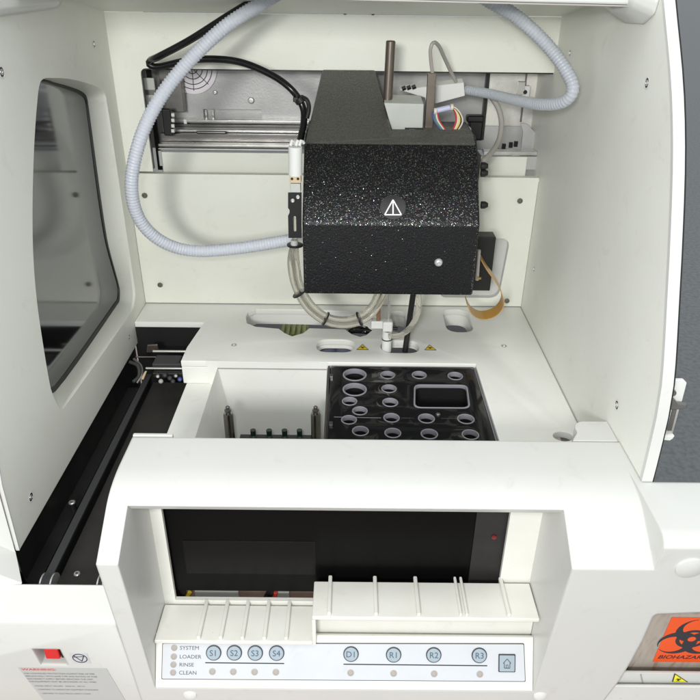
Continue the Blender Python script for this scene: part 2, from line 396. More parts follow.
# ================================================================== RIGHT SIDE PANEL
t = thing('side_panel', 'cream right side panel with a bright curved front edge', 'panel', (XR, 80, 0))
edge = [PX(u, v, XR) for u, v in ((658, -90), (660, -40), (662.5, 0), (669, 69), (671.5, 120), (671.5, 172), (669.5, 230), (666.5, 290), (660.6, 384), (650, 440), (639, 485))]
e2 = []
L = spline(edge, 2.0)
prof2 = [(YB+20, -6), (YB+20, 70)]+[(p.y, p.z) for p in L]+[(L[-1].y, -6)]
bm = plate(prof2, [], 1.0, 0, lambda a, b, c: V(XR-c, a, b)); obj('panel_sheet', bm, 'wall', t)
bm = B(); loft(bm, [[p+V(dx, dy, 0) for dx, dy in ((-.04, -.4), (-.04, .15), (1.02, .15), (1.02, -.4))] for p in L], True, True, True); obj('front_edge_trim', bm, 'white', t)
bm = B(); loft(bm, [[p+V(dx, dy, 0) for dx, dy in ((1.03, -.1), (1.03, .6), (1.3, .6), (1.3, -.1))] for p in L], True, True, True); obj('edge_gasket', bm, 'rubber', t)
for u, v in ((570, 53), (647, 83), (617, 405), (534, 269)): recess_screw(t, PX(u, v, XR-.01), (-1, 0, 0), .5 if u > 600 else .36)
bm = B()
a = [PX(u, v, XR-.01) for u, v in ((585, -30), (612, 14), (628, 25), (646, 26), (656, 16), (661, 0), (662, -30))]
b = [PX(u, v, XR-.01)+V(-2.2, .3, .5) for u, v in ((585, -30), (618, 8), (632, 18), (645, 18), (652, 10), (656, 0), (657, -30))]
hexa(bm, a, b); obj('hood_hinge_cover', bm, 'white', t, bevel=.5, seg=4)

# latch on the outside of the right panel
t = thing('door_latch', 'bright metal latch bracket beside the right panel edge', 'latch', tuple(PY(676, 438, 60)))
def pl(lst, y): return [tuple(PY(u, v, y)) for u, v in lst]
bm = B(); prism(bm, pl([(664, 380), (684, 380), (687, 383), (682, 402), (664, 402)], 60), (0, .4, 0)); obj('striker_plate', bm, 'offwhite', t, bevel=.08)
bm = B(); prism(bm, pl([(662, 398), (672, 396), (676, 401), (685, 402), (686, 405), (682, 407), (662, 408)], 59.6), (0, -.5, 0)); obj('hook', bm, 'darkalu', t, bevel=.15)
bm = B(); prism(bm, pl([(667, 406), (681, 406), (673, 437), (660, 437)], 60), (0, .6, 0)); obj('latch_body', bm, 'rubber', t, bevel=.1)
bm = B(); prism(bm, pl([(670, 407), (679, 407), (672.5, 432), (663.5, 432)], 59.9), (0, -.3, 0)); obj('bright_face', bm, 'steel', t, bevel=.12)
bm = B(); prism(bm, pl([(672.5, 409), (676.5, 409), (671, 430), (667, 430)], 59.55), (0, -.12, 0)); obj('inset', bm, 'darkalu', t)
bm = B(); prism(bm, pl([(658, 433), (673, 433), (671, 436), (668, 438), (656, 437)], 59.7), (0, -.5, 0)); obj('foot_plate', bm, 'offwhite', t, bevel=.08)
bm = B(); c = PY(671, 391, 59.8); cyl(bm, c, c+V(0, -.5, 0), .35); obj('pin', bm, 'darkalu', t)

# ================================================================== BACK WALL
zc = PY(333, 13, YB).z
t = thing('chamber_wall', 'cream upper back panel framing the long gantry opening', 'panel', (0, YB, 24))
o_pts = [PY(140.5, 67.5, YB), PY(570, 75.5, YB), PY(551, 178, YB), PY(152, 171, YB)]
zt = PY(340, 70.5, YB).z; zb = PY(340, 173.5, YB).z; xl = o_pts[0].x; xl = (PY(141, 68, YB).x+PY(152, 171, YB).x)/2
hole = fillet([(xl, zt), (XR+2, zt), (XR+2, zb), (xl, zb)], [.9, 0, 0, .9])
# opening runs out to the right wall: build as an upper sheet, a left strip
bm = plate(fillet([(XL-.2, zc-.2), (XR+.2, zc-.2), (XR+.2, zt), (xl, zt), (xl, zb), (XL-.2, zb)], [0, 0, 0, .9, 0, 0]), [], .35, 0, lambda a, b, c: V(a, YB-c, b))
obj('panel_sheet', bm, 'cream', t)
bm = B(); box(bm, xl-.1, XR, YB+.36, YB+1.0, zt-.22, zt-.02); box(bm, xl-.25, xl-.05, YB+.36, YB+1.5, zb+.2, zt-.3); obj('opening_edge', bm, 'rubber', t)
for u, v in ((373, 12.5), (345, 12)): screw(t, PY(u, v, YB), (0, -1, 0), .35, m='rubber')

t = thing('back_cover', 'wide cream lower back cover with screws at its corners', 'panel', (0, YB, 0))
slot = [PY(482, 237, YB).x, PY(510, 237, YB).x, PY(480, 297, YB).z, PY(480, 237.5, YB).z]
sl = fillet([(slot[0]-6, slot[2]), (slot[1]-.7, slot[2]), (slot[1], slot[3]), (slot[0]-6, slot[3])], [1, 1.6, 1.6, 1])
zb2 = zb-.25
bm = plate([(XL+.05, .15), (XR-.05, .15), (XR-.05, zb2), (XL+.05, zb2)], [sl], .3, .06, lambda a, b, c: V(a, YB-.35-c, b)); obj('cover_sheet', bm, 'cream', t)
bm = B(); box(bm, XL, XR, YB-.3, YB+1.9, zb2-.6, zb2-.3); obj('top_flange', bm, 'cream', t)
bm = B(); loft(bm, [[V(a, YB-.06, b) for a, b in sl], [V(a, YB+.75, b) for a, b in sl]]); bm.faces.new([bm.verts.new(V(a, YB+.75, b)) for a, b in sl]); obj('slot_lining', bm, 'white', t, ang=50)
for u, v in ((144.5, 195.5), (160, 285), (520, 201), (507, 301), (272, 190)): 
    if u != 272: screw(t, PY(u, v, YB-.66), (0, -1, 0), .42, m='screwmetal')

t = thing('ceiling_panel', 'shaded cream hood lining sloping down to the back panel', 'panel', (0, YB, zc))
bm = B(); prism(bm, [V(XL, YB, zc-.1), V(XR, YB, zc-.1), V(XR, 77, zc+4.6), V(XL, 77, zc+4.6)], (0, 0, .4)); obj('panel_sheet', bm, 'wall', t)
t = thing('hood_rail', 'white hood rail across the very top of the chamber', 'rail', (0, 77, 46))
zr = PY(600, 4.2, 77).z
zq = PY(320, -4, 77).z-PY(320, 1.0, 77).z
bm = B(); prism(bm, [V(XL, 77, zr+zq*1.6), V(XR-.1, 77, zr), V(XR-.1, 77, zr+6), V(XL, 77, zr+6)], (0, -1.5, 0)); obj('rail_bar', bm, 'white', t, bevel=.25)
bm = B(); prism(bm, [V(XL, 76.9, zr+zq*1.6-.16), V(XR-.1, 76.9, zr-.16), V(XR-.1, 76.9, zr-.02), V(XL, 76.9, zr+zq*1.6-.02)], (0, -1.3, 0)); obj('rail_seal', bm, 'greytube', t)

# ================================================================== GANTRY (inside the back opening)
YP = YB+12
t = thing('gantry', 'metal gantry rails and backing plates inside the back opening', 'gantry', (0, YP, 15))
def rect(u0, v0, u1, v1, y): a = PY(u0, v0, y); b = PY(u1, v1, y); return a.x, b.x, b.z, a.z
def slab(name, m, u0, v0, u1, v1, y, th=.5, par=None, bevel=.05, ext=None):
    x0, x1, z0, z1 = rect(u0, v0, u1, v1, y); bm = B(); box(bm, x0, x1, y, y+th, z0, z1); return obj(name, bm, m, par or t, bevel=bevel)
# backing plate left with slot
x0, x1, z0, z1 = rect(120, 50, 350, 150, YP)
a0, a1, c0, c1 = rect(203, 109, 262, 119.5, YP)
bm = plate([(x0, z0), (x1, z0), (x1, z1), (x0, z1)], [[(a0, c0), (a1, c0), (a1, c1), (a0, c1)]], .4, 0, lambda a, b, c: V(a, YP-c, b)); obj('backing_plate', bm, 'aluflat', t)
slab('slot_back', 'aluflat', 190, 100, 275, 128, YP+2, .3, bevel=0)
for u in (206, 213): slab('slot_peg', 'steel', u-1.2, 110, u+1.2, 119, YP+1, .3)
x0, x1, z0, z1 = rect(350, 50, 486, 150, YP+.2); bm = B(); box(bm, x0, x1, YP+.2, YP+.6, z0, z1); obj('backing_plate', bm, 'aluflat', t, bevel=.05)
x0, x1, z0, z1 = rect(488, 50, 600, 150, YP-3); bm = B(); box(bm, x0, x1, YP-3, YP-2.6, z0, z1); obj('bright_plate', bm, 'alu', t, bevel=.05)
def vbar(name, m, u, v0, v1, w, y, th):
    p = PY(u, (v0+v1)/2, y); bm = B(); box(bm, p.x-w/2, p.x+w/2, y, y+th, PY(u, v1, y).z, PY(u, v0, y).z); return obj(name, bm, m, t)
vbar('divider', 'rubber', 486, 60, 140, .5, YP-4, 1)
# enclosure: bottom and ends
bm = B(); box(bm, XL-2, XR+2, YB+1.9, YP+3, zb-4.5, zb-4.2); obj('tray_base', bm, 'darkalu', t)
bm = B(); box(bm, XL-1.4, XL-1, YB+.5, YP+3, zb-4, zt+4); obj('end_plate', bm, 'darkalu', t)
bm = B(); box(bm, XR+1.5, XR+1.9, YB+.5, YP+3, zb-4, zt+4); obj('end_plate', bm, 'aluflat', t)
bm = B(); box(bm, XL-1.4, XR+1.5, YB+1.2, YP+3, zt+3.5, zt+4); obj('tray_top', bm, 'darkalu', t)
# rails (left portion and beyond)
def rail(name, m, v0, v1, y, th, u0=150, u1=560, bevel=.08):
    x0, x1, z0, z1 = rect(u0, v0, u1, v1, y); bm = B(); box(bm, x0, x1, y, y+th, z0, z1); return obj(name, bm, m, t, bevel=bevel)
rail('rail', 'steel', 119.5, 124, YP-2, 2, 168, 330)
rail('rail_shadow_gap', 'darkalu', 124, 129, YP-1.2, 1, 168, 330)
rail('slide_rod', 'steel', 129.5, 133.5, YP-4, .8, 176, 320)
rail('rail_carriage_track', 'darkalu', 133.5, 143.5, YP-5, 1.4, 160, 330)
rail('front_rail', 'steel', 144, 148, YB+5, 1.6, 158, 300)
rail('front_rail', 'alu', 148.3, 151, YB+4.8, .6, 158, 300)
x0, x1, z0, z1 = rect(161, 152, 305, 166, YB+4); bm = B(); box(bm, x0, x1, YB+4, YB+4.6, z0-1.5, z1); obj('front_beam', bm, 'cream', t, bevel=.1)
x0, x1, z0, z1 = rect(492, 156.5, 526, 170, YB+3); bm = B(); box(bm, x0-8, x1, YB+3, YB+3.6, z0-1.5, z1); obj('front_beam', bm, 'cream', t, bevel=.1)
slab('beam_end', 'aluflat', 527, 156.5, 541, 170, YB+3, .5)
slab('beam_end', 'aluflat', 158, 151, 163, 166, YB+3.8, .5)
x0, x1, z0, z1 = rect(484, 151.5, 537, 155.5, YB+2.7); bm = B(); box(bm, x0, x1, YB+2.7, YB+4.5, z0, z1); obj('front_rail', bm, 'steel', t, bevel=.06)
x0, x1, z0, z1 = rect(478, 126, 522, 150, YP-3.6); bm = B(); box(bm, x0, x1, YP-3.6, YP-3.2, z0, z1); obj('lower_plate', bm, 'aluflat', t, bevel=.06)
bm = B(); prism(bm, [PY(520.5, 123, YB+6), PY(527, 124, YB+6), PY(543, 140, YB+6), PY(541, 158, YB+6), PY(520, 157, YB+6), PY(523, 132, YB+6)], (0, .3, 0)); obj('gusset_plate', bm, 'aluflat', t, bevel=.05)
for u, v in ((497, 147), (504, 147.5), (511, 146), (516, 145)):
    slab('clip', 'rubber', u-1.5, v-3.5, u+1.5, v+2, YB+8, .7)
# pivot bracket
slab('hinge_block', 'offwhite', 523, 86, 529, 97, YP-6, 1)
slab('hinge_block', 'steel', 519, 82, 524, 95, YP-6.2, 1)
vbar('vertical_seam', 'darkalu', 524, 70, 122, .25, YP-3.3, .2)
c = PY(525, 92, YP-6.1); bm = B(); cyl(bm, c, c+V(0, -.2, 0), .3); obj('bolt', bm, 'rubber', t)
# black vertical block
slab('motor_block', 'rubber', 470, 118, 483, 141, YB+8, 2, bevel=.3)
slab('motor_cap', 'rubber', 467.5, 116, 484, 123, YB+7.5, 2, bevel=.3)
c = PY(467, 129, YB+7); bm = B(); cyl(bm, c, c+V(0, -1, 0), .55); obj('fitting', bm, 'offwhite', t)
# left-end clutter
slab('end_bracket', 'rubber', 161, 109, 173, 136, YP-7, 1, bevel=.2)
slab('end_bracket', 'rubber', 150, 67, 158, 170, YB+9, .5)
slab('side_block', 'darkalu', 158, 68, 184, 112, YP-3, 2)
slab('side_plate', 'lightgrey', 142, 78, 155, 90, YB+3, .4)
slab('side_plate', 'darkalu', 142, 88, 156, 96, YB+3.2, .4)
slab('side_plate', 'aluflat', 143, 95, 156, 112, YB+3, .4)
for i, v in enumerate((115, 120.5, 126, 131)): slab('terminal', 'offwhite', 171, v-1.7, 174.5, v+1.7, YP-7.3, .3)
for u, v in ((251, 100.5), (215, 92.5), (184.5, 92)): screw(t, PY(u, v, YP-.4), (0, -1, 0), .5 if u == 251 else .33)
for u, v in ((152, 99), (146, 107)): screw(t, PY(u, v, YB+3), (0, -1, 0), .35)
slab('cable_clip', 'darkalu', 196, 131, 226, 134.5, YP-5.6, .6, bevel=.2)
slab('part_label', 'stickerwhite', 183.5, 119.5, 187, 124, YP-2.2, .08)

# target sticker
cpt = PY(192, 68, YP-.41)
t2 = thing('target_sticker', 'round white sticker with concentric black rings behind the hose', 'sticker', tuple(cpt))
XFB = lambda a, b, c: V(cpt.x+a, YP-.41-c-.05, cpt.z+b)
bm = plate(ell(0, 0, 3.9, 3.9, 48), [], .05, 0, XFB); obj('disc', bm, 'stickerwhite', t2)
for r in (.9, 1.7, 2.5, 3.2):
    bm = plate(ell(0, 0, r, r, 48), [ell(0, 0, r-.13, r-.13, 48)], .03, 0, lambda a, b, c: V(cpt.x+a, YP-.50-c, cpt.z+b)); obj('ring', bm, 'ink', t2)
for an in (45, 135, 0, 90):
    d = V(math.cos(R(an)), 0, math.sin(R(an))); n_ = V(-d.z, 0, d.x)*.05
    c0 = V(cpt.x, YP-.57, cpt.z); bm = B(); prism(bm, [c0-d*3.4-n_, c0+d*3.4-n_, c0+d*3.4+n_, c0-d*3.4+n_], (0, .03, 0)); obj('spoke', bm, 'ink', t2)

# ================================================================== DECK
ZD = 0
t = thing('deck', 'cream work deck with oval cut-outs below the black pipetting head', 'deck', (0, 80, -4))
def D(u, v, z=0): p = PZ(u, v, z); return (p.x, p.y)
yst = PZ(200, 358.5, 0).y                 # step line
xtr = D(204, 322)[0]                      # trough right edge
ytr = D(175, 322)[1]
xwl = D(215, 358.5)[0]; xt1 = D(476, 365)[0]; ytray = D(400, 363)[1]
outer = [(XL+.05, YB-.02), (XR-.05, YB-.02), (XR-.05, 57), (xt1, 57), (xt1, ytray), (xwl, ytray), (xtr-1.0, ytray), (xtr-1.0, ytray+4), (xtr, ytr), (XL+.05, ytr)]
h1 = [D(*p) for p in ((246, 317), (248, 311.5), (256, 309), (300, 309.5), (345, 311), (368, 313), (378, 318), (377, 326), (371, 331), (366, 335), (360, 336.5), (352, 334), (345, 329), (309, 328), (303, 333), (292, 336), (285, 333), (279, 328.5), (256, 326.5), (247, 323))]
def oval(u0, v0, u1, v1, rr=.5):
    a = D(u0, (v0+v1)/2); b = D(u1, (v0+v1)/2); ya = D((u0+u1)/2, v0)[1]; yb = D((u0+u1)/2, v1)[1]
    return fillet([(a[0], yb), (b[0], yb), (b[0], ya), (a[0], ya)], min(abs(ya-yb), b[0]-a[0])*.48, 8)
h2 = oval(316.5, 339.5, 354.5, 352); h3 = oval(381, 340.5, 419, 352.8)
h4 = oval(390, 311, 406.5, 332); h5 = oval(444.5, 309.5, 471, 332)
h6 = ell(D(563, 436)[0], D(563, 436)[1], 1.2, 1.0, 20)
holes = [h1, h2, h3, h4, h5, h6]
bm = plate(outer, holes, 1.0, .12, lambda a, b, c: V(a, b, c)); obj('deck_plate', bm, 'deck', t)
for i, h in enumerate(holes[:5]):
    cx = sum(p[0] for p in h)/len(h); cy = sum(p[1] for p in h)/len(h); k = .93 if i in (1, 3, 4) else 1.0
    bm = B(); loft(bm, [[V(x, y, -.95) for x, y in h], [V(cx+(x-cx)*k, cy+(y-cy)*(.97 if i in (1, 3, 4) else 1), (-2.75, -1.5, -1.25, -2.7, -2.9)[i]) for x, y in h]]); obj('well_lining', bm, 'deck', t, ang=60)
bm = B(); box(bm, xwl-3, XR, ytray+.4, YB+14, -5.6, -5.5); obj('deck_underside', bm, 'rubber', t)
# small dark seams between deck and walls
bm = B(); box(bm, XL, XR, YB-.36, YB-.2, -.02, .05); obj('rear_seam', bm, 'greytube', t)
bm = B(); box(bm, XR-.14, XR-.03, 60, YB-.3, -.02, .05); obj('side_seam', bm, 'greytube', t)
# step block and lower strip between trough and rack bay
xs0 = D(187, 382, -3.8)[0]; xs1 = D(215, 380, -3.8)[0]
bm = B(); box(bm, xtr-1.0, xs1+.02, ytray-.03, ytray+1.2, -3.78, -1.02)
obj('step_face', bm, 'deck', t, bevel=.1)
bm = B(); box(bm, xs0, xs1, 59, ytray+.5, -4.6, -3.8); obj('lower_ledge', bm, 'deck', t, bevel=.12)
for u, v in ((234, 345), (504, 346)):
    p = PZ(u, v, .01); bm = B(); lathe(bm, p, V(0, 0, 1), [(.42, 0), (.42, .04), (.3, .05)], 16); obj('screw_rim', bm, 'greytube', t); bm = B(); lathe(bm, p+V(0, 0, .05), V(0, 0, 1), [(.22, 0), (.2, .05), (.1, .06)], 12); obj('screw', bm, 'steel', t)

# things seen below the cut-outs
a = PZ(294, 331, -3.4)
tg = thing('terminal_strip', 'yellow green connector strip showing through the deck cut-out', 'connector', (a.x, a.y, -4.5))
bm = B(); box(bm, a.x-2.3, a.x+2.3, a.y-1.6, a.y+3.2, -4.9, -3.9); obj('strip_body', bm, 'green', tg, bevel=.15)
for i in range(5):
    bm = B(); box(bm, a.x-2.1+i*.9, a.x-1.6+i*.9, a.y-1.4, a.y+2.8, -3.88, -3.3); obj('terminal', bm, 'green', tg, bevel=.08)
a = PZ(360, 331, -3)
tg = thing('cable_bundle', 'tangle of black wires under the deck beside the connector strip', 'cables', (a.x, a.y, -4.4))
for i in range(6):
    bm = B(); tube(bm, [a+V(-3+random.uniform(-.3, .3), random.uniform(-1, 1.5), -1), a+V(-1, random.uniform(-1, 2), random.uniform(-.2, .8)), a+V(1, random.uniform(-1, 2), random.uniform(-.2, .8)), a+V(3, random.uniform(-1, 1), -1)], .3, 10); obj('wire', bm, ['cable', 'cable', 'greytube', 'cable', 'pcb', 'cable'][i], tg)
a = PZ(336, 349, -3.2)
tg = thing('wash_cup', 'pale lilac cup rims inside the left oval deck opening', 'cup', (a.x, a.y, -4.4))
bm = B(); 
for dx in (-1.4, 1.2): lathe(bm, V(a.x+dx, a.y+.9, -4.4), V(0, 0, 1), [(1.3, 0), (1.35, 1.5), (1.1, 1.55), (1.0, 1.1)], 20)
obj('cup_body', bm, 'lilac', tg)
def bio_symbol(scale, xf, thick=.02):
    """three crescents, ring arcs and centre; returns bmesh"""
    bm = B()
    for k in range(3):
        th = math.pi/2+k*2*math.pi/3; d = (math.cos(th), math.sin(th)); c1 = .423; r1 = .577; c2 = .577; r2 = .404
        A1 = R(7.7); A2 = R(11)
        pts = []
        nn = 26
        outp = [(c1+r1*math.cos(A1+(2*math.pi-2*A1)*i/nn), r1*math.sin(A1+(2*math.pi-2*A1)*i/nn)) for i in range(nn+1)]
        inp = [(c2+r2*math.cos(A2+(2*math.pi-2*A2)*i/nn), r2*math.sin(A2+(2*math.pi-2*A2)*i/nn)) for i in range(nn+1)]
        vo = [bm.verts.new(xf((p[0]*d[0]-p[1]*d[1])*scale, (p[0]*d[1]+p[1]*d[0])*scale, thick+k*.002)) for p in outp]
        vi = [bm.verts.new(xf((p[0]*d[0]-p[1]*d[1])*scale, (p[0]*d[1]+p[1]*d[0])*scale, thick+k*.002)) for p in inp]
        for i in range(nn): 
            try: bm.faces.new((vo[i], vo[i+1], vi[i+1], vi[i]))
            except ValueError: pass
        # ring arc lying inside this crescent's open circle
        n2 = 12; ri, ro = .35, .465
        a0 = th-R(38); va = []; vb = []
        for i in range(n2+1):
            an = a0+R(76)*i/n2
            va.append(bm.verts.new(xf(ri*math.cos(an)*scale, ri*math.sin(an)*scale, thick+.008))); vb.append(bm.verts.new(xf(ro*math.cos(an)*scale, ro*math.sin(an)*scale, thick+.008)))
        for i in range(n2): bm.faces.new((va[i], va[i+1], vb[i+1], vb[i]))
    return bm
def tri_label(parent, c, w, h, ax, ay, my='yellow', name='warning_label'):
    xf = basis(c, ax, ay)
    bm = plate(fillet([(-w/2, -h*.42), (w/2, -h*.42), (0, h*.58)], .08), [], .03, 0, lambda a, b, z: xf(a, b, z+.05)); o = obj(name, bm, 'ink', parent)
    k = .82; bm = B(); bm.faces.new([bm.verts.new(xf(a*k, b*k-.02*h, .06)) for a, b in ((-w/2, -h*.42), (w/2, -h*.42), (0, h*.58))]); obj('label_face', bm, my, o)
    obj('biohazard_symbol', bio_symbol(h*.24, lambda a, b, z: xf(a, b-.06*h, .065+z)), 'ink', o)
for u, v in ((362.5, 347.6), (430, 348)):
    tri_label(t, PZ(u, v, 0), 1.85, 1.75, (1, 0, 0), (0, 1, 0))

# ================================================================== RACK BAY
t = thing('rack_bay', 'open cream well left of the black reagent tray', 'bay', (0, 80, -16))
P0 = [PY(217, 361, ytray-.1), PY(327.5, 363, ytray-.1), PY(323.5, 440, ytray-.1), PY(237, 440, ytray-.1)]
Pw = [P0[0]+V(-1.5, 0, 0), P0[1], P0[2], P0[3]+V(-3, 0, 0)]
bm = B(); prism(bm, Pw, (0, .3, 0)); obj('rear_wall', bm, 'deck', t)
bm = B(); box(bm, P0[0].x, P0[1].x, ytray-.16, ytray-.02, -1.22, -1.04); obj('seam', bm, 'greytube', t)
yb_ = ytray-.105
aA = V(P0[0].x, yb_, -1.0); aD = V(P0[3].x, yb_, P0[3].z); aC = V(P0[3].x, 59, P0[3].z); aB = V(xs1, 59, -3.85); aS = V(xs1, yb_, -3.85); aT = V(xs1, yb_, -1.0)
bm = B(); vs = [bm.verts.new(p) for p in (aA, aD, aC, aB, aS, aT)]
bm.faces.new((vs[0], vs[1], vs[2])); bm.faces.new((vs[0], vs[2], vs[3])); bm.faces.new((vs[0], vs[3], vs[4])); bm.faces.new((vs[0], vs[4], vs[5]))
obj('side_wall', bm, 'deck', t, ang=50)
bm = B(); box(bm, xs1, P0[2].x+1, 59, ytray, -18, -17.6); obj('bay_floor', bm, 'black', t)
xpr = P0[1].x
bm = B(); box(bm, xpr+.05, xpr+.3, 59, ytray-.2, -17, -.6); obj('side_wall', bm, 'deck', t, label='thin pale divider beside the reagent tray')
for u, g in ((230, 'left'), (316, 'right')):
    p = PY(u, 434, 80); zt_ = PY(u, 406, 80).z; zs_ = PY(u, 413, 80).z
    tp = thing('locating_pin', 'steel locating pin standing at the %s side of the rack bay' % g, 'pin', (p.x, 80, -17.5), 'locating pins in the rack bay')
    bm = B(); lathe(bm, V(p.x, 80, -17.5), V(0, 0, 1), [(.7, 0), (.7, zs_+17.5-.3), (.58, zs_+17.5)], 20); obj('shaft', bm, 'pinmetal', tp)
    bm = B(); lathe(bm, V(p.x, 80, zs_), V(0, 0, 1), [(.34, 0), (.34, .35), (.48, .38), (.48, .55), (.22, .62), (.3, zt_-zs_-.15), (.14, zt_-zs_)], 20); obj('tip', bm, 'darkalu', tp)
ZR = PY(270, 436.6, 80).z
for i, u in enumerate((253, 269, 284.5, 299.5)):
    p = PY(u, 430, 80)
    bm = B(); lathe(bm, V(p.x, 80, ZR-1.5), V(0, 0, 1), [(.52, 0), (.52, 1.6), (.36, 1.75), (.4, p.z-ZR+1.5)], 14)
    o = obj('rack_peg', bm, 'greenpeg')
    tag(o, ['dark green peg nearest the left locating pin', 'dark green peg second from the left locating pin', 'dark green peg second from the right locating pin', 'dark green peg nearest the right locating pin'][i], 'peg', 'dark green pegs in the rack bay')
bm = B(); box(bm, PY(240, 435, 80).x, PY(312, 435, 80).x, 79.3, 80.4, ZR-1.6, ZR+.1); tag(obj('peg_rail', bm, 'black', bevel=.08), 'dark rail between the locating pins carrying the green pegs', 'rail')

# ================================================================== REAGENT TRAY
ZT = -.35
t = thing('reagent_tray', 'glossy black reagent tray plate with lilac rimmed holes', 'tray', (xt1-8, 75, -14))
def T(u, v): p = PZ(u, v, ZT); return (p.x, p.y)
xa = T(331, 366)[0]
outer = [(xa, 58), (xt1-.35, 58), (xt1-.35, ytray-.35), (xa, ytray-.35)]
circ = [(354.7, 374.8, 24), (354.7, 389.5, 24.5), (349.6, 401.2, 15.5), (359.9, 410.8, 15.5), (349, 419.8, 16), (360.4, 431, 17),
        (387.6, 375, 15), (389, 388.7, 15.5), (390.2, 402.4, 16), (391.5, 417.8, 16.5), (392.8, 433, 17), (419.2, 375, 15), (455.2, 376, 15.5),
        (426.4, 418.5, 17), (465.8, 419, 17.5), (429.3, 434, 17.5), (470.4, 434.7, 17.5)]
hl = []
for u, v, w in circ:
    p = PZ(u, v, ZT); r = ((p-EYE).dot(F0))*w/F/2; hl.append((p.x, p.y, r))
sq = fillet([T(413.5, 408), T(470.5, 408.5), T(467.5, 385), T(414, 384.5)], 1.0)
bm = plate(outer, [ell(x, y, r*.99, r*.99, 36) for x, y, r in hl]+[sq], .8, .05, lambda a, b, c: V(a, b, ZT+c)); obj('tray_plate', bm, 'acrylic', t)
for x, y, r in hl:
    bm = plate(ell(x, y, r, r, 40), [ell(x, y, r*.86, r*.86, 40)], .75, .05, lambda a, b, c: V(a, b, ZT+.07+c)); obj('hole_rim', bm, 'rim', t)
    bm = B(); loft(bm, [[V(a, b, ZT-.66) for a, b in ell(x, y, r*.9, r*.85, 24)], [V(a, b, -7) for a, b in ell(x, y, r*.85, r*.85, 24)]], True, False, True); obj('vial_socket', bm, 'black', t)
cx = sum(p[0] for p in sq)/len(sq); cy = sum(p[1] for p in sq)/len(sq)
bm = plate(sq, [[(cx+(a-cx)*.94, cy+(b-cy)*.935) for a, b in sq]], .5, .05, lambda a, b, c: V(a, b, ZT+.07+c)); obj('window_rim', bm, 'rim', t)
bm = B(); loft(bm, [[V(cx+(a-cx)*.96, cy+(b-cy)*.96, ZT-.44) for a, b in sq], [V(cx+(a-cx)*.96, cy+(b-cy)*.96, -9) for a, b in sq]], True, False, True); obj('trough_socket', bm, 'black', t)
bm = B(); box(bm, xa, xt1, 58, ytray-.3, -14, -13.7); obj('tray_floor', bm, 'black', t)
def strip(name, m, pts, w, z, par):
    a = PZ(*pts[0], z); b = PZ(*pts[1], z); d = (b-a).normalized(); n_ = V(-d.y, d.x, 0)*w/2
    bm = B(); prism(bm, [a-n_, b-n_, b+n_, a+n_], (0, 0, .02)); return obj(name, bm, m, par)
strip('etched_line', 'rim', [(334, 417), (381, 418)], .09, ZT+.01, t)
strip('etched_line', 'darkalu', [(401, 418), (414, 418.2)], .07, ZT+.01, t)
strip('etched_line', 'darkalu', [(441, 418.4), (456, 418.6)], .07, ZT+.01, t)
p = PZ(438, 415, ZT); bm = B(); lathe(bm, p, V(0, 0, 1), [(.3, 0), (.3, .15), (.18, .3)], 14); obj('tray_knob', bm, 'darkalu', t)
bm = B(); box(bm, xa-.45, xa-.15, 60, ytray-.6, -1.2, ZT+.12); obj('edge_strip', bm, 'darkalu', t, bevel=.05)
for u, v in ((330.5, 377), (330, 425)): p = PZ(u, v, ZT); bm = B(); box(bm, p.x-.1, p.x+.35, p.y-.4, p.y+.4, ZT-.2, ZT+.3); obj('edge_clip', bm, 'darkalu', t, bevel=.05)
bm = B(); box(bm, xt1-.32, xt1-.2, 60, ytray-.6, -1.2, ZT+.05); obj('edge_strip', bm, 'rim', t)

# ================================================================== SAMPLE LOADER TROUGH
t = thing('sample_loader', 'long black conveyor channel beside the left side panel', 'conveyor', (-29, 72, -14))
yf = 49.2
bm = B(); box(bm, XL-.3, xtr+1, ytr, ytr+.4, -16, -1.05); obj('rear_wall', bm, 'black', t)
bm = B(); box(bm, XL-1.0, XL-.5, yf, ytr, -16, -3.9); obj('channel_wall', bm, 'black', t)
bm = B(); box(bm, XL-1, xs0+1, yf, ytr+.4, -16, -15.7); obj('channel_floor', bm, 'black', t)
zS = -6.0
xb0 = PZ(92.5, 480, zS).x; xb1 = PZ(99.5, 480, zS).x
yb0 = PZ(55, 578, zS).y; yb1 = PZ(148, 374, zS).y
bm = B(); box(bm, xb0, xb1, yb0, yb1, zS-.25, zS)
box(bm, xb0, xb1, yb0+.5, yb1-1, zS-2.4, zS-2.1)
obj('conveyor_belt', bm, 'belt', t)
bm = B(); cyl(bm, V(xb0-.02, yb0+.05, zS-1.2), V(xb1+.02, yb0+.05, zS-1.2), 1.22, n=32); obj('belt_return', bm, 'belt', t)
bm = B(); box(bm, xb0+.15, xb1-.15, yb0+1, yb1, zS-1.9, zS-.4); obj('belt_guide', bm, 'black', t)
bm = B(); box(bm, xb1+.25, xs0+1.5, yf+.8, yb1-.5, zS-1.6, zS-1.2); obj('channel_plate', bm, 'blackfloor', t)
bm = B(); box(bm, XL-.5, xb0-1.6, yf+.8, ytr-6, zS-3.0, zS-2.6); obj('channel_plate', bm, 'black', t)
for x in (xb0-.18, xb1+.03): 
    bm = B(); cyl(bm, V(x, yb0+.05, zS-1.2), V(x+.15, yb0+.05, zS-1.2), 1.35, n=32); obj('pulley_flange', bm, 'steel', t)
pp = PZ(102, 579, -6.6)
for dx in (-.35, .25): bm = B(); cyl(bm, V(pp.x+dx, pp.y, -7.6), V(pp.x+dx+.15, pp.y, -7.6), 1.3, n=28); obj('pulley_flange', bm, 'steel', t)
bm = B(); cyl(bm, V(pp.x-.2, pp.y, -7.6), V(pp.x+1.2, pp.y, -7.6), 1.15, n=28); obj('drive_pulley', bm, 'belt', t)
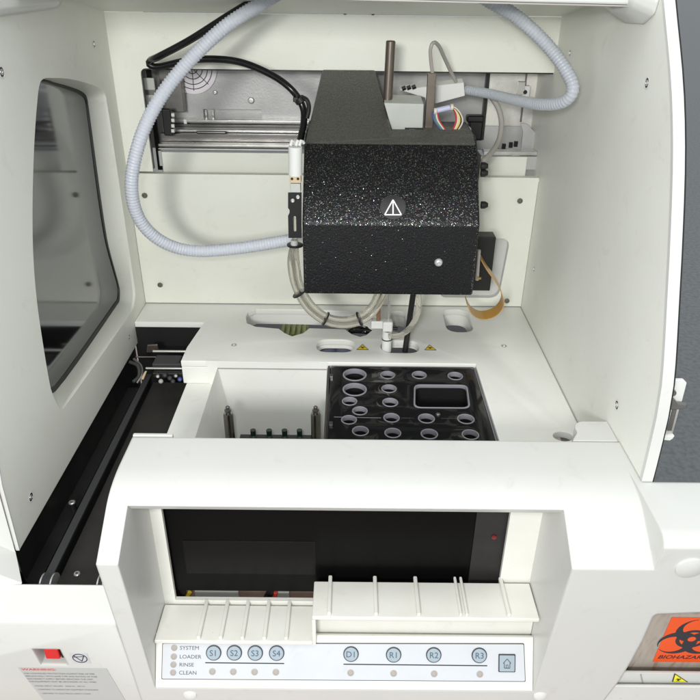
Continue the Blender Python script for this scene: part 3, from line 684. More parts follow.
p = PZ(77, 574, zS-1.2); screw(t, p, (0, 0, 1), .35); p = PZ(61, 561, zS-1.2); screw(t, p, (0, 0, 1), .22)
p = PZ(72, 502.5, zS-1.4); screw(t, p, (0, 0, 1), .4); bm = B(); cyl(bm, p+V(0, 0, -1.6), p, .38); obj('standoff', bm, 'black', t)
# far-end shuttle
def rod(u0, v0, u1, v1, y, r, m, name='guide_rod'): bm = B(); cyl(bm, PY(u0, v0, y), PY(u1, v1, y), r); return obj(name, bm, m, t)
rod(153, 351.3, 193, 351.6, 94, .2, 'steel'); rod(136, 357, 190, 357, 93.5, .12, 'darkalu'); rod(146, 368.3, 188, 368.6, 90, .17, 'steel')
bm = B(); a = PY(153, 361, 91); b = PY(181, 371, 91); box(bm, a.x, b.x, 90.6, 93, b.z, a.z); obj('shuttle_block', bm, 'belt', t, bevel=.3)
for v in (364.5, 367): bm = B(); cyl(bm, PY(153, v, 90.5), PY(181, v+.2, 90.5), .28); obj('shuttle_rib', bm, 'belt', t)
bm = B(); a = PY(152, 373, 89); b = PY(187, 379, 89); box(bm, a.x, b.x, 89, 90.2, b.z, a.z); obj('shuttle_base', bm, 'black', t, bevel=.2)
for u, v, m_ in ((158, 376, 'darkalu'), (165, 375, 'belt'), (170, 378, 'belt'), (176, 375.5, 'darkalu'), (180, 379, 'w_b'), (185, 375, 'darkalu'), (161, 381, 'greytube'), (173, 381, 'belt')):
    p = PY(u, v, 88.6); bm = B(); lathe(bm, p, V(.2, -1, .4), [(.35, 0), (.35, .3), (.2, .45)], 10); obj('shuttle_bolt', bm, m_, t)
bm = B(); a = PY(147, 345.5, 95); prism(bm, [a, a+V(1.6, 0, .1), a+V(1.7, 0, -1.2), a+V(-.3, 0, -1.3)], (0, .4, 0)); obj('rod_clamp', bm, 'brown', t, bevel=.1)
bm = B(); tube(bm, uv((130, 362, 91), (138, 366, 90), (139, 376, 89), (133, 382, 88)), .25); obj('hose_loop', bm, 'belt', t)
bm = B(); tube(bm, uv((134, 359, 92), (141, 366, 90.5), (142, 375, 89), (137, 383, 88)), .2); obj('hose_loop', bm, 'darkalu', t)
bm = B(); prism(bm, uv((144.5, 372, 88.5), (146.5, 372, 88.5), (143.5, 379.5, 88.5), (140.5, 379.5, 88.5)), (0, .3, 0)); obj('metal_tab', bm, 'brass', t)

# ================================================================== FRONT COVER
t = thing('front_cover', 'glossy white front cover bridging the chamber above the control panel', 'cover', (0, 50, -24))
XA = -22.8; XN0 = -20.8; XN1 = 20.6; XQ = 28.1; XE = 44
def fy(z): return 45.6+(5.0-z)*(3.4/25)       # front face slope
pr = [(60.4, 2.4), (60.4, 5.7), (60.1, 6.0), (47.2, 6.0), (46.4, 5.9), (45.9, 5.6), (45.65, 5.0), (fy(-24), -24), (57, -24), (57, 2.4)]
bm = B(); loft(bm, [[V(XA, y, z) for y, z in pr], [V(XE, y, z) for y, z in pr]], True, True, True)
cover = obj('cover_shell', bm, 'white', t, raw=True)
def cutter(poly, x0, x1): b_ = B(); loft(b_, [[V(x0, y, z) for y, z in poly], [V(x1, y, z) for y, z in poly]], True, True, True); return b_
boolean(cover, cutter([(55.6, 6.6), (55.6, 6.02), (54.4, 5.96), (53.2, 5.82), (52.2, 5.6), (51.4, 5.32), (50.8, 5.02), (50.4, 4.78), (45.9, 1.9), (45.5, 1.7), (40, 1.7), (40, 6.5)], XA-2, XQ))
boolean(cover, cutter([(40, 6.0), (48.5, 6.0), (50.62, 4.99), (51.4, 3.9), (52.2, 3.55), (70, 3.5), (70, -19.6), (40, -19.6)], XN0, XN1))
boolean(cover, cutter([(53.6, 8), (53.6, -3), (70, -3), (70, 8)], XR-.02, XE+2))
fn = V(0, -25, 3.4*-1).normalized(); fn = V(0, -1, -.136).normalized(); fp = V(0, 45.6, 5.0)
wo = [(1.0*u, v) for u, v in ((657, 614.5), (722, 612), (735, 720), (590, 720), (606, 698), (620, 680), (632, 660), (643, 640), (650, 624), (653, 617))]
wp = [PP(u, v, fp, fn) for u, v in wo]
b_ = B(); prism(b_, [p+V(0, -2, 0) for p in wp], (0, 6.2, 0)); boolean(cover, b_)
sharp(cover.data, 30)
cm = M['white'].copy(); cm.name = 'cover_plastic'; nt_ = cm.node_tree
bv = nt_.nodes.new('ShaderNodeBevel'); bv.samples = 8; bv.inputs['Radius'].default_value = .0038
bn = [n for n in nt_.nodes if n.type == 'BUMP'][0]; nt_.links.new(bv.outputs[0], bn.inputs['Normal'])
cover.data.materials[0] = cm; M['cover'] = cm
# tab at the right end
tabp = [PZ(u, v, 5.9) for u, v in ((574, 443), (574, 437), (577.5, 432), (574.5, 427), (575.5, 423), (580, 421), (606, 421), (616, 443))]
tabp[-1].x = XR-.05; tabp[-2].x = XR-.05
tabp = [V(*q, 5.88) for q in fillet([(p.x, max(p.y, 60.45)) for p in tabp], [0, .3, .6, .6, .6, .5, 0, 0], 3)]
bm = B(); prism(bm, tabp, (0, 0, -5.8)); obj('corner_tab', bm, 'white', t, bevel=.1)
xq0 = PZ(133, 434, 6).x; xq1 = PZ(173, 434, 6).x
bm = B(); box(bm, xq0, xq1, 60.45, 60.9, 2.5, 6.0); obj('rear_lug', bm, 'white', t, bevel=.1)
# bottom lip / chin domes
for u, v in ((190, 694), (540, 695)):
    p = PP(u, v, V(0, fy(-20), -20), fn); 
    bm = B(); lathe(bm, p, V(0, -1, .3), [(.75, -.2), (.72, .1), (.5, .25), (.1, .3)], 20); obj('screw_cap', bm, 'white', t)
p = PP(690, 568, fp, fn); bm = B(); lathe(bm, p, fn, [(1.35, -.1), (1.3, .12), (.9, .28), (.1, .33)], 28); obj('screw_cap', bm, 'white', t)
# frame plate behind niche with dark opening
bx0 = PY(161, 508, 56).x; bx1 = PY(511, 511, 56).x
bm = plate([(XN0, -19.5), (XN1, -19.5), (XN1, 3.45), (XN0, 3.45)], [[(bx0, -13.85), (bx1, -13.85), (bx1, 3.3), (bx0, 3.3)]], .5, 0, lambda a, b, c: V(a, 56-c, b)); obj('opening_frame', bm, 'shelf', t)
# dark viewing pane
zpb = PY(240, 591.5, 56.8).z
bm = B(); box(bm, bx0-.5, bx1+.3, 56.9, 57.2, zpb, 3.4); obj('viewing_pane', bm, 'darkpane', t, label='near black glossy viewing pane above the shelf')
x0, x1, z0, z1 = rect(477, 512, 501, 585, 56.8); bm = B(); box(bm, x0, x1, 56.75, 56.88, z0, 3.3); obj('pane_strip', bm, 'blackfloor', t)
a0, a1, c0, c1 = rect(182, 541, 316, 575, 56.8); bm = B(); box(bm, a0, a1, 56.84, 56.89, c0, c1); obj('pane_painted_reflection', bm, 'faint', t, bevel=.02)  # painted reflection: slightly lighter rectangle laid on the dark pane
p = PY(494, 537, 56.7); bm = B(); lathe(bm, p, V(0, -1, 0), [(.3, 0), (.28, .1), (.1, .15)], 16); obj('indicator_lens', bm, 'glowred', t)
# brown board & wires in the gap
bm = B(); box(bm, bx0-1, bx1, 58.6, 58.8, -17, -11); obj('inner_board', bm, 'board', t)
x0, x1, z0, z1 = rect(195, 590, 240, 606, 58.4); bm = B(); box(bm, x0, x1, 58.2, 58.4, z0-1, z1); obj('inner_bracket', bm, 'lightgrey', t)
x0, x1, z0, z1 = rect(277, 590, 290, 606, 58.4); bm = B(); box(bm, x0, x1, 58.1, 58.3, z0-1, z1); obj('inner_bracket', bm, 'lightgrey', t)
for u0, u1, m_ in ((180, 190, 'yellow'), (176, 183, 'cable'), (262, 270, 'cable'), (183, 178, 'cable'), (272, 276, 'redink')):
    bm = B(); tube(bm, uv((u0, 607, 58), ((u0+u1)/2, 600, 57.8), (u1, 592, 58)), .25 if m_ != 'cable' else .45); obj('inner_wire', bm, m_, t)

# shelves
zl = PY(240, 603, 56).z; zh = PY(420, 580, 56).z
xsp = PY(313, 600, 53).x
t2 = thing('rack_shelf', 'lower cream ribbed shelf at the left above buttons S1 to S4', 'shelf', (-10, 53, -15))
def shelf(tt, z, x0, x1, yfr=50.8, dy=55.72):
    bm = B(); box(bm, x0, x1, yfr, dy, z-.5, z); obj('shelf_board', bm, 'shelf', tt, bevel=.12)
bm = B(); prism(bm, [V(XN0+.05, 55.7, zl), V(XN0+.05, 50.8, zl), V(xsp, 50.8, zl), V(xsp, 55.7, zl)], (0, 0, -.5)); obj('shelf_board', bm, 'shelf', t2, bevel=.12)
def rib(tt, u0, v0, u1, v1, z, w=.42, h=.45):
    a = PZ(u0, v0, z+h/2); b = PZ(u1, v1, z+h/2); x = (a.x+b.x)/2
    bm = B(); box(bm, x-w/2, x+w/2, 50.95, 56.2, z+.01, z+h); obj('rib', bm, 'shelf', tt, bevel=.13)
for a_ in ((206.5, 601, 199, 638), (227.5, 601, 221, 638), (248, 601, 243, 638), (268.5, 601, 265, 638), (289.5, 601, 286.5, 638)): rib(t2, *a_, zl)
t3 = thing('rack_shelf', 'raised cream ribbed shelf at the right above buttons D1 to R3', 'shelf', (8, 53, -12))
bm = B(); prism(bm, [V(xsp, 55.7, zh), V(xsp, 50.8, zh), V(XN1-.1, 50.8, zh), V(XN1-.1, 55.7, zh)], (0, 0, -.5)); obj('shelf_board', bm, 'shelf', t3, bevel=.12)
bm = B(); box(bm, xsp, xsp+.35, 50.85, 55.7, zl-.5, zh-.52); obj('side_bracket', bm, 'shelf', t3)
for a_ in ((330, 578, 329.4, 615), (375, 578, 376, 615), (415.5, 578, 418.5, 615), (455, 580, 461, 616), (461, 580, 467, 616), (501, 581, 509, 616)): rib(t3, *a_, zh, .42 if a_[0] < 450 or a_[0] > 470 else .3)
bm = B(); box(bm, xsp+.36, XN1-.05, 52.6, 52.9, -15.5, zh-.52); obj('riser_panel', bm, 'shelf', t3)

# ================================================================== CONTROL PANEL
ptop = PY(340, 641, 51.4); pbot = PY(340, 688.5, 48.9)
pax = V(1, 0, 0); pay = V(0, ptop.y-pbot.y, ptop.z-pbot.z).normalized(); pn = pax.cross(pay)
if pn.y > 0: pn = -pn
t = thing('control_panel', 'sloping control panel with round blue S, D and R buttons', 'control panel', (0, 50, -20))
XFP = lambda p: basis(p, pax, pay)
Lq = (ptop-pbot).length
base = V(0, pbot.y, pbot.z)
bm = plate([(XN0+.03, -.1), (XN1-.03, -.1), (XN1-.03, Lq+.6), (XN0+.03, Lq+.6)], [], .6, .08, lambda a, b, c: basis(base, pax, pay)(a, b, c)); obj('panel_bezel', bm, 'shelf', t)
def Q(u, v, h=0): return PP(u, v, base+pn*h, pn)
def loc2(u, v): q = Q(u, v)-base; return q.dot(pax), q.dot(pay)
c = [loc2(*p) for p in ((162.5, 642.5), (161.5, 679), (525.5, 681.5), (524, 643))]
lb = fillet([(c[0][0], c[0][1]), (c[1][0], c[1][1]), (c[2][0], c[2][1]), (c[3][0], c[3][1])], .15)
XB = basis(base, pax, pay)
bm = plate([(a*1.0, b) for a, b in lb], [], .04, 0, lambda a, b, z: XB(a, b, z+.08)); obj('label_border', bm, 'greyink', t)
gx = sum(p[0] for p in lb)/len(lb); gy = sum(p[1] for p in lb)/len(lb)
bm = plate([(gx+(a-gx)*.996, gy+(b-gy)*.955) for a, b in lb], [], .04, 0, lambda a, b, z: XB(a, b, z+.12)); obj('label_sheet', bm, 'label', t)
protoB = None
for s, u, v in (('S1', 214, 652), ('S2', 234.6, 652), ('S3', 255.5, 652.2), ('S4', 276.8, 652.3), ('D1', 351, 653.3), ('R1', 393.5, 654), ('R2', 433.5, 654.2), ('R3', 479, 654.6)):
    q = loc2(u, v); cc = XB(q[0], q[1], .12); r = .84
    if protoB is None:
        bm = B(); lathe(bm, cc, pn, [(r, 0), (r, .1), (r*.9, .12)], 32); bt = protoB = obj('button', bm, 'ink', t)
        bm = B(); lathe(bm, cc+pn*.1, pn, [(r*.88, 0), (r*.88, .08), (r*.80, .13)], 32); bf = protoF = obj('button_face', bm, 'button', bt); p0 = cc
    else:
        bt = copy_part(protoB, t, cc-p0); bf = copy_part(protoF, bt, cc-p0)
    bt['label'] = 'round blue button marked %s' % s
    obj('legend', text(s, .92, basis(cc, pax, pay, .235)), 'blueink', bt, raw=True)
def led(u, v, r=.36):
    q = loc2(u, v); cc = XB(q[0], q[1], .12); bm = B(); lathe(bm, cc, pn, [(r, 0), (r, .05), (r*.7, .07)], 20); o = obj('indicator_light', bm, 'led', t)
    bm = B(); lathe(bm, cc+pn*.07, pn, [(r*.45, 0), (r*.4, .02)], 12); obj('lens', bm, 'greytube', o)
for u, v in ((212.6, 671), (233.5, 671.2), (254.7, 671.4), (276, 671.6), (350.6, 672.2), (393.5, 672.8), (434, 673.2), (479.6, 673.6)): led(u, v)
for i, (s, v) in enumerate((('SYSTEM', 647.2), ('LOADER', 656), ('RINSE', 664), ('CLEAN', 672))):
    led(174.6-i*.4, v, .34); q = loc2(180-i*.3, v+.3); obj('caption', text(s, .58, basis(XB(q[0], q[1], .13), pax, pay), align='LEFT', thick=.01, sx=1.08), 'greyink', t, raw=True)
for (u0, v0), (u1, v1) in (((205.5, 662.2), (284.3, 663)), ((343.5, 663.7), (487, 665.2))):
    a = loc2(u0, v0); b = loc2(u1, v1); bm = B(); prism(bm, [XB(a[0], a[1]-.06, .125), XB(b[0], b[1]-.06, .125), XB(b[0], b[1]+.06, .125), XB(a[0], a[1]+.06, .125)], pn*.01); obj('underline', bm, 'ink', t)
q = loc2(506.5, 662.3); cc = XB(q[0], q[1], .125); xf = basis(cc, pax, pay)
bm = plate(fillet([(-.92, -.98), (.92, -.98), (.92, .98), (-.92, .98)], .1), [], .12, .02, lambda a, b, z: xf(a, b, z+.12)); ho = obj('home_button', bm, 'ink', t, label='square blue button with a house symbol')
bm = plate(fillet([(-.82, -.88), (.82, -.88), (.82, .88), (-.82, .88)], .1), [], .05, .01, lambda a, b, z: xf(a, b, z+.17)); obj('button_face', bm, 'button', ho)
bm = B()
def seg(bm, xf, a, b, w, z):
    d = Vector((b[0]-a[0], b[1]-a[1])).normalized(); n_ = Vector((-d.y, d.x))*w/2
    P = [xf(a[0]-n_.x, a[1]-n_.y, z), xf(b[0]-n_.x, b[1]-n_.y, z), xf(b[0]+n_.x, b[1]+n_.y, z), xf(a[0]+n_.x, a[1]+n_.y, z)]
    bm.faces.new([bm.verts.new(p) for p in P])
hs = [(-.42, .02), (0, .5), (.42, .02), (.3, .02), (.3, -.5), (-.3, -.5), (-.3, .02), (-.42, .02)]
for i, (a, b) in enumerate(zip(hs, hs[1:])): seg(bm, xf, a, b, .08, .19+i*.001)
for i, (a, b) in enumerate((((-.1, -.5), (-.1, -.15)), ((-.1, -.15), (.1, -.15)), ((.1, -.15), (.1, -.5)))): seg(bm, xf, a, b, .06, .20+i*.001)
obj('house_symbol', bm, 'greyink', ho, raw=True)

# ================================================================== LOWER BODY LEFT
t = thing('base_housing', 'white lower housing at the left front below the conveyor', 'housing', (-32, 48, -24))
p1 = PZ(28, 583, -3.8)
yr1 = PZ(60, 583, -3.8).y; zf = -7.3; yf2 = fy(-7.7)-.03
bm = B()
sec = [(yr1, -8.5), (yr1, -4.0), (yr1-.25, -3.8), (yf2+.5, zf+.18), (yf2+.15, zf), (yf2, zf-.4), (fy(-24)+.2, -24), (yr1+3, -24), (yr1+3, -8.5)]
loft(bm, [[V(-62, y, z) for y, z in sec], [V(XA+.0, y, z) for y, z in sec]], True, True, True)
lower = obj('lower_housing', bm, 'cover', t, raw=True)
# switch recess
gn = V(0, -1, -.15); gp = V(0, yf2, zf-.4); 
n2v = V(0, -(18.4-.4), -(fy(-24)+.2-yf2)).normalized(); n2v = V(0, -1, -((fy(-24)+.2-yf2)/(24+zf-.4))).normalized()
def GF(u, v, h=0): return PP(u, v, gp+n2v*h, n2v)
swp = [GF(u, v) for u, v in ((32, 649), (60, 649.3), (68, 665), (41, 664.5))]
b_ = B(); prism(b_, [p+V(0, -1, 0) for p in swp], (0, 2.6, 0)); boolean(lower, b_)
sharp(lower.data)
# left column around the panel's front edge
Bp = PZ(24, 583, -3.8); Cp = PY(0, 628, yf2+.1)
bm = B()
c0 = [V(XL, 53.4, -3.8), V(XL, 53.5, 4.7), V(XL, 54.6, 11), V(XL, 58.1, 22)]
rows = [[V(XL-.3, 53.2, -9), V(XL-.3, 53.2, -3.8), V(XL-.3, 53.4, 4.7), V(XL-.3, 54.6, 11), V(XL-.3, 58.0, 22), V(XL-.3, 66.5, 40)],
        [V(XL-4, 52, -9), V(XL-4, 52, -3.8), V(XL-4, 52.2, 4.7), V(XL-4, 53.6, 11), V(XL-4, 57.2, 22), V(XL-4, 65.5, 40)],
        [V(XL-26, 50, -9), V(XL-26, 50, -3.8), V(XL-26, 50, 4.7), V(XL-26, 52, 11), V(XL-26, 56, 22), V(XL-26, 64, 40)]]
loft(bm, rows, False); obj('side_shroud', bm, 'white', t)
bm = B()
a = [V(XL-.3, 53.25, -3.75), Bp+V(-.2, 0, .02), Cp+V(0, 0, .03)]
q_ = [V(XL-6, 52, 3), V(XL-8, 49, 2), V(XL-8, yf2, 0)]
v_ = [bm.verts.new(p) for p in a]; w_ = [bm.verts.new(p) for p in q_]
for i in range(2): bm.faces.new((v_[i], v_[i+1], w_[i+1], w_[i]))
obj('corner_fairing', bm, 'white', t)
bm = B(); loft(bm, [[V(XL-.6, 53.3, z), V(XL-.2, 52.3, z), V(Bp.x-.3, yr1+.8, z), V(Bp.x+.6, yr1-.02, z)] for z in (-3.95, -15)], False); obj('corner_liner', bm, 'rubber', t)

xfG = lambda u, v, h=0.0: basis(GF(u, v, h), (1, 0, 0), n2v.cross(V(1, 0, 0)))
ayG = n2v.cross(V(1, 0, 0)); ayG = ayG if ayG.z > 0 else -ayG
ts = thing('power_switch', 'red rocker switch in a recess above the warning label', 'switch', tuple(GF(53, 664)))
a = GF(43, 649.5, -.45); b = GF(61, 657.5, -.45); bm = B(); box(bm, a.x, b.x, a.y, a.y+1.2, b.z, a.z); obj('rocker', bm, 'red', ts, bevel=.15)
a = GF(60.5, 650, -.55); b = GF(64.5, 657, -.55); bm = B(); box(bm, a.x-.2, b.x, a.y+.1, a.y+1.2, b.z, a.z); obj('rocker_frame', bm, 'rubber', ts, bevel=.08)
a = GF(30, 648, -1.7); b = GF(70, 667, -1.7); bm = B(); box(bm, a.x, b.x, a.y+.9, a.y+1.2, b.z, a.z); obj('recess_back', bm, 'white', ts)
tk = thing('switch_symbol', 'small round slash and check symbol sticker right of the red switch', 'sticker', tuple(GF(80, 658)))
ctr = GF(80, 658); xf = basis(ctr, (1, 0, 0), ayG)
hh = (GF(80, 653)-GF(80, 663)).length/2; ww = (GF(89, 658)-GF(71, 658)).length/2
sg = 1 if V(1, 0, 0).cross(ayG).dot(n2v) > 0 else -1
bm = plate([(-ww, -hh), (ww, -hh), (ww, hh), (-ww, hh)], [], .02, 0, lambda a, b, z: xf(a, b, (z+.03)*sg)); obj('sticker_sheet', bm, 'label', tk)
bm = plate(ell(0, 0, ww*.82, hh*.85), [ell(0, 0, ww*.72, hh*.72)], .02, 0, lambda a, b, z: xf(a, b, (z+.05)*sg))
for a, b in (((-ww*.55, hh*.5), (ww*.1, -hh*.55)), ((ww*.1, -hh*.55), (ww*.55, hh*.5)), ((-ww*.65, hh*.25), (ww*.55, hh*.35))): seg(bm, xf, a, b, .1, .056*sg)
obj('symbol', bm, 'ink', tk, raw=True)
tw = thing('warning_label', 'grey warning label with red heading and small print below the switch', 'label', tuple(GF(70, 695)))
corn = [GF(18, 667.5, .02), GF(106.5, 668.5, .02), GF(127, 703, .02), GF(46, 703, .02)]
bm = B(); prism(bm, corn, n2v*.02); obj('label_sheet', bm, 'warnlabel', tw)
def gtext(s, u, v, size, m, sx=1, name='print_line', bold=0):
    xf0 = basis(GF(u, v, .05), (1, 0, 0), ayG); obj(name, text(s, size, lambda a, b, z: xf0(a, b, 0), align='LEFT', sx=sx, bold=bold), m, tw, raw=True)
gtext('WARNING:', 21.5, 669.5, .58, 'redink', 1.25, 'heading', .012)
lines = ['FOR CONTINUED PROTECTION AGAINST RISK OF FIRE', 'REPLACE ONLY WITH SAME TYPE AND RATING OF FUSE.', 'DISCONNECT SUPPLY BEFORE SERVICING THE UNIT.', 'THIS EQUIPMENT MUST BE GROUNDED AT ALL TIMES.']
for i, s in enumerate(lines): gtext(s, 24+i*1.5, 673.5+i*2.7, .40, 'greyink', .76)
gtext('MODEL INPUT 100-240V   50/60 Hz   250 VA', 35, 686, .36, 'greyink', .8)
gtext('CONFORMS TO LABORATORY EQUIPMENT STANDARDS', 38, 689.5, .36, 'greyink', .72)
gtext('CERTIFIED TO ELECTRICAL SAFETY CODE', 42, 693.5, .36, 'greyink', .8)

# ================================================================== WASTE DRAWER (right)
hp = V(0, fy(-10)+2.6, -10); hn = fn
def WF(u, v, h=0): return PP(u, v, hp+hn*h, hn)
t = thing('waste_compartment', 'rust streaked pale liner inside the lower right opening', 'compartment', tuple(WF(680, 695)))
bot = []
for i in range(0, 11):
    u = 626+i*12; bot += [(u, 674), (u+1.5, 672.8), (u+10, 672.8), (u+11, 674.2)] if i % 2 == 0 else [(u, 674.6), (u+10, 674.8)]
top = [(760, 600), (640, 600), (610, 674)]
bm = B(); pts = [WF(u, v) for u, v in bot+top]; prism(bm, pts, (0, .25, 0)); obj('liner_sheet', bm, 'stained', t)
bm = B(); a = WF(600, 673, -.4); b = WF(760, 684, -.4)
yr = fy(-20)+1.1; box(bm, a.x-4, XE, yr, yr+.3, -24, PY(680, 673.2, yr).z); obj('lower_rail', bm, 'white', t, bevel=.06)
zz = WF(680, 675, -.2).z
bm = B(); box(bm, a.x-4, XE, fy(-20)+.35, fy(-20)+.7, -24, PY(680, 689, fy(-18)+.35).z); obj('sill_block', bm, 'white', t, bevel=.15)
zrail = PY(680, 684.5, fy(-18)+.35).z
bm = B(); prism(bm, uv((640, 674, yr-.01), (641.5, 674, yr-.01), (643.5, 683, yr-.01), (642, 683, yr-.01)), (0, -.03, 0)); obj('seam', bm, 'greytube', t)
tb = thing('biohazard_sign', 'bright orange sign with black symbol reading BIOHAZARD', 'sign', tuple(WF(690, 661)))
ayW = hn.cross(V(1, 0, 0)); ayW = ayW if ayW.z > 0 else -ayW
sg = 1 if V(1, 0, 0).cross(ayW).dot(hn) > 0 else -1
o0 = WF(652.5, 661.3); tl = WF(671.5, 617); d_ = tl-o0; hgt = d_.dot(ayW); off = d_.x; W_ = 9.2
xf = basis(o0, (1, 0, 0), ayW)
bm = plate([(0, 0), (W_, 0), (W_+off*.6, hgt), (off, hgt)], [], .03, 0, lambda a, b, z: xf(a, b, (z+.06)*sg)); obj('sign_sheet', bm, 'orange', tb)
cs = WF(691.5, 638.5)-o0; cxs, cys = cs.x, cs.dot(ayW)
kk = (WF(691.5, 620)-WF(691.5, 638.5)).length/.99
obj('biohazard_symbol', bio_symbol(kk*1.0, lambda a, b, z: xf(cxs+a*1.0+(b)*off/hgt*.3, cys+b, (z+.05)*sg)), 'ink', tb)
bm = plate(ell(0, 0, kk*.12, kk*.12, 20), [], .01, 0, lambda a, b, z: xf(cxs+a, cys+b, (z+.085)*sg)); obj('symbol_centre', bm, 'orange', tb)
tx = WF(658, 656.5)-o0
obj('lettering', text('BIOHAZARD', .98, lambda a, b, z: xf(tx.x+a+b*.15, tx.dot(ayW)+b, .075*sg), align='LEFT', sx=1.0, bold=.02), 'ink', tb, raw=True)
tt = thing('hazard_triangle', 'small yellow hazard triangle below the orange sign', 'sticker', tuple(PY(681, 680, yr-.1)))
ya = yr-.04
P3 = uv((674.5, 673.2, ya), (688, 682, ya), (672, 681.6, ya)); bm = B(); prism(bm, P3, (0, -.03, 0)); obj('border', bm, 'ink', tt)
g_ = sum(P3, V(0, 0, 0))/3; bm = B(); prism(bm, [g_+(p-g_)*.82+V(0, -.035, 0) for p in P3], (0, -.03, 0)); obj('label_face', bm, 'yellow2', tt)
obj('biohazard_symbol', bio_symbol(.33, lambda a_, b_, z: g_+V(a_, -.08-z, b_)), 'ink', tt)

# ================================================================== PIPETTING HEAD
YH = 84; YS = 91
XHL = PY(303, 260, YH).x; XHR = PY(478.5, 240, YH).x
zB = PY(390, 295, YH).z; zC = PY(390, 223.5, YH).z; zT = PY(390, 144.5, YS).z
t = thing('pipetting_head', 'black glitter finished pipetting head cover over the deck', 'pipetting head', (0, 90, zB))
prf = [(YH, zB), (YH, zC), (YS, zT), (YS+2, zT+.9), (102, zT+.9), (102, zB)]
bm = B(); hexa(bm, [V(XHL, y, z) for y, z in prf], [V(XHR, y, z) for y, z in prf])
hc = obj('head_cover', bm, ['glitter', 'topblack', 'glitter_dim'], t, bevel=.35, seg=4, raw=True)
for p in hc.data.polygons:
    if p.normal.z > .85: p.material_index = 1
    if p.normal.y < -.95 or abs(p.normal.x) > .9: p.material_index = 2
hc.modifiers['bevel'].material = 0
# arm cover rising to the back
zA = PY(348, 69, 106.5).z
A_ = [PY(322, 69, 106.3), PY(375.5, 69.5, 106.3), PY(394, 138.5, YS+1), PY(305, 143.5, YS-.1)]
A_[3].x = XHL+.05
lo = [V(A_[0].x, 106.3, 14), V(A_[1].x, 106.3, 14), V(A_[2].x, YS+1, zT-.5), V(A_[3].x, YS-.1, zT-.5)]
bm = B(); hexa(bm, A_, lo); obj('arm_cover', bm, 'topblack', t, bevel=.3, seg=3)
bm = B(); prism(bm, [V(A_[2].x-.2, YS+.25, zT+.05), V(XHR-.3, YS+.25, zT+.05), V(XHR-.5, YS+3.2, zT+1.15), V(A_[2].x-.2, YS+3.2, zT+1.15)], (0, 0, .12)); obj('top_plate', bm, 'topblack', t)
# caution sticker on the slanted face
dS = V(0, YS-YH, zT-zC).normalized(); nS = V(0, -dS.z, dS.y)
def SF(u, v, h=.0): return PP(u, v, V(0, YH, zC)+nS*h, nS)
ctr = SF(393, 207.5); xf = basis(ctr, (1, 0, 0), dS)
rS = (SF(406, 207)-ctr).x
bm = plate(ell(0, 0, rS, rS, 40), [], .02, 0, lambda a, b, z: xf(a, b, z+.05)); st = obj('caution_sticker', bm, 'cable', t)
bm = plate(ell(0, 0, rS, rS, 40), [ell(0, 0, rS*.95, rS*.95, 40)], .01, 0, lambda a, b, z: xf(a, b, z+.062)); obj('sticker_border', bm, 'belt', st)
a_, b_, c_ = [((SF(u, v)-ctr).x, (SF(u, v)-ctr).dot(dS)) for u, v in ((393, 200), (401.3, 215), (384.7, 215))]
bm = B()
for i, (p, q) in enumerate(((a_, b_), (b_, c_), (c_, a_))): seg(bm, xf, p, q, .16, .07+i*.001)
seg(bm, xf, (a_[0], a_[1]), ((b_[0]+c_[0])/2, b_[1]), .17, .075); obj('caution_symbol', bm, 'symwhite', st, raw=True)
p = PY(438.5, 262.5, YH); bm = B(); lathe(bm, p+V(0, .1, 0), V(0, -1, 0), [(.55, 0), (.52, .2), (.4, .4), (.2, .48), (.12, .4)], 24); obj('cover_bolt', bm, 'aluflat', t)
bm = B(); a = PY(320, 294, YH+3); lathe(bm, V(PY(426, 297, YH+2).x, YH+2.5, zB-.35), V(0, 0, 1), [(.8, 0), (1.1, .2), (1.1, .4)], 20); obj('foot_pad', bm, 'rubber', t)
# grey box and posts on top
def frus(name, m, top_, bottom, par, bevel=.1): bm = B(); hexa(bm, top_, bottom); return obj(name, bm, m, par, bevel=bevel)
fr = uv((384, 103, 96), (424, 104, 96), (422.5, 134, 96), (393, 134.5, 96)); bk = [fr[0]+V(.2, 3.2, .6), fr[1]+V(-.2, 3.2, .6), fr[2]+V(0, 3, 0), fr[3]+V(0, 3, 0)]
bm = B(); hexa(bm, fr, bk); obj('encoder_box', bm, 'lightgrey', t, bevel=.12)
p = PY(389.5, 40.5, 97.8); q = PY(387.5, 102, 97.8); bm = B(); lathe(bm, V((p.x+q.x)/2, 97.6, q.z), V(.02, 0, 1), [(.62, 0), (.62, p.z-q.z-.1), (.5, p.z-q.z), (.3, p.z-q.z-.05)], 24); obj('lift_rod', bm, 'brown', t)
bm = B(); a = PY(428, 73.5, 97.4); b = PY(436.5, 74, 97.4); z2 = PY(430, 138, 97.4).z; box(bm, a.x, b.x, 97.4, 98.2, z2, a.z); obj('flat_post', bm, 'brown', t, bevel=.08)
bm = B(); a = PY(393, 134, 95.6); b = PY(424, 137.5, 95.6); box(bm, a.x, b.x, 95.2, 99, b.z, b.z+.25); obj('circuit_board', bm, 'pcb', t)
for u in (397, 412, 420): p = PY(u, 137, 95.1); bm = B(); cyl(bm, p, p+V(0, 0, -.5), .12); obj('pin', bm, 'gold', t)
slabY = 95.6
x0, x1, z0, z1 = rect(405, 128, 423, 133, 95.6); bm = B(); box(bm, x0, x1, 95.6, 95.9, z0, z1); obj('dark_slot', bm, 'rubber', t)
x0, x1, z0, z1 = rect(409.5, 129.5, 415, 132.5, 95.4); bm = B(); box(bm, x0, x1, 95.4, 95.7, z0, z1); obj('socket', bm, 'offwhite', t, bevel=.05)
x0, x1, z0, z1 = rect(426, 130, 450, 137.5, 96.5); bm = B(); box(bm, x0, x1, 96.5, 98, z0, z1); obj('connector_base', bm, 'rubber', t, bevel=.1)
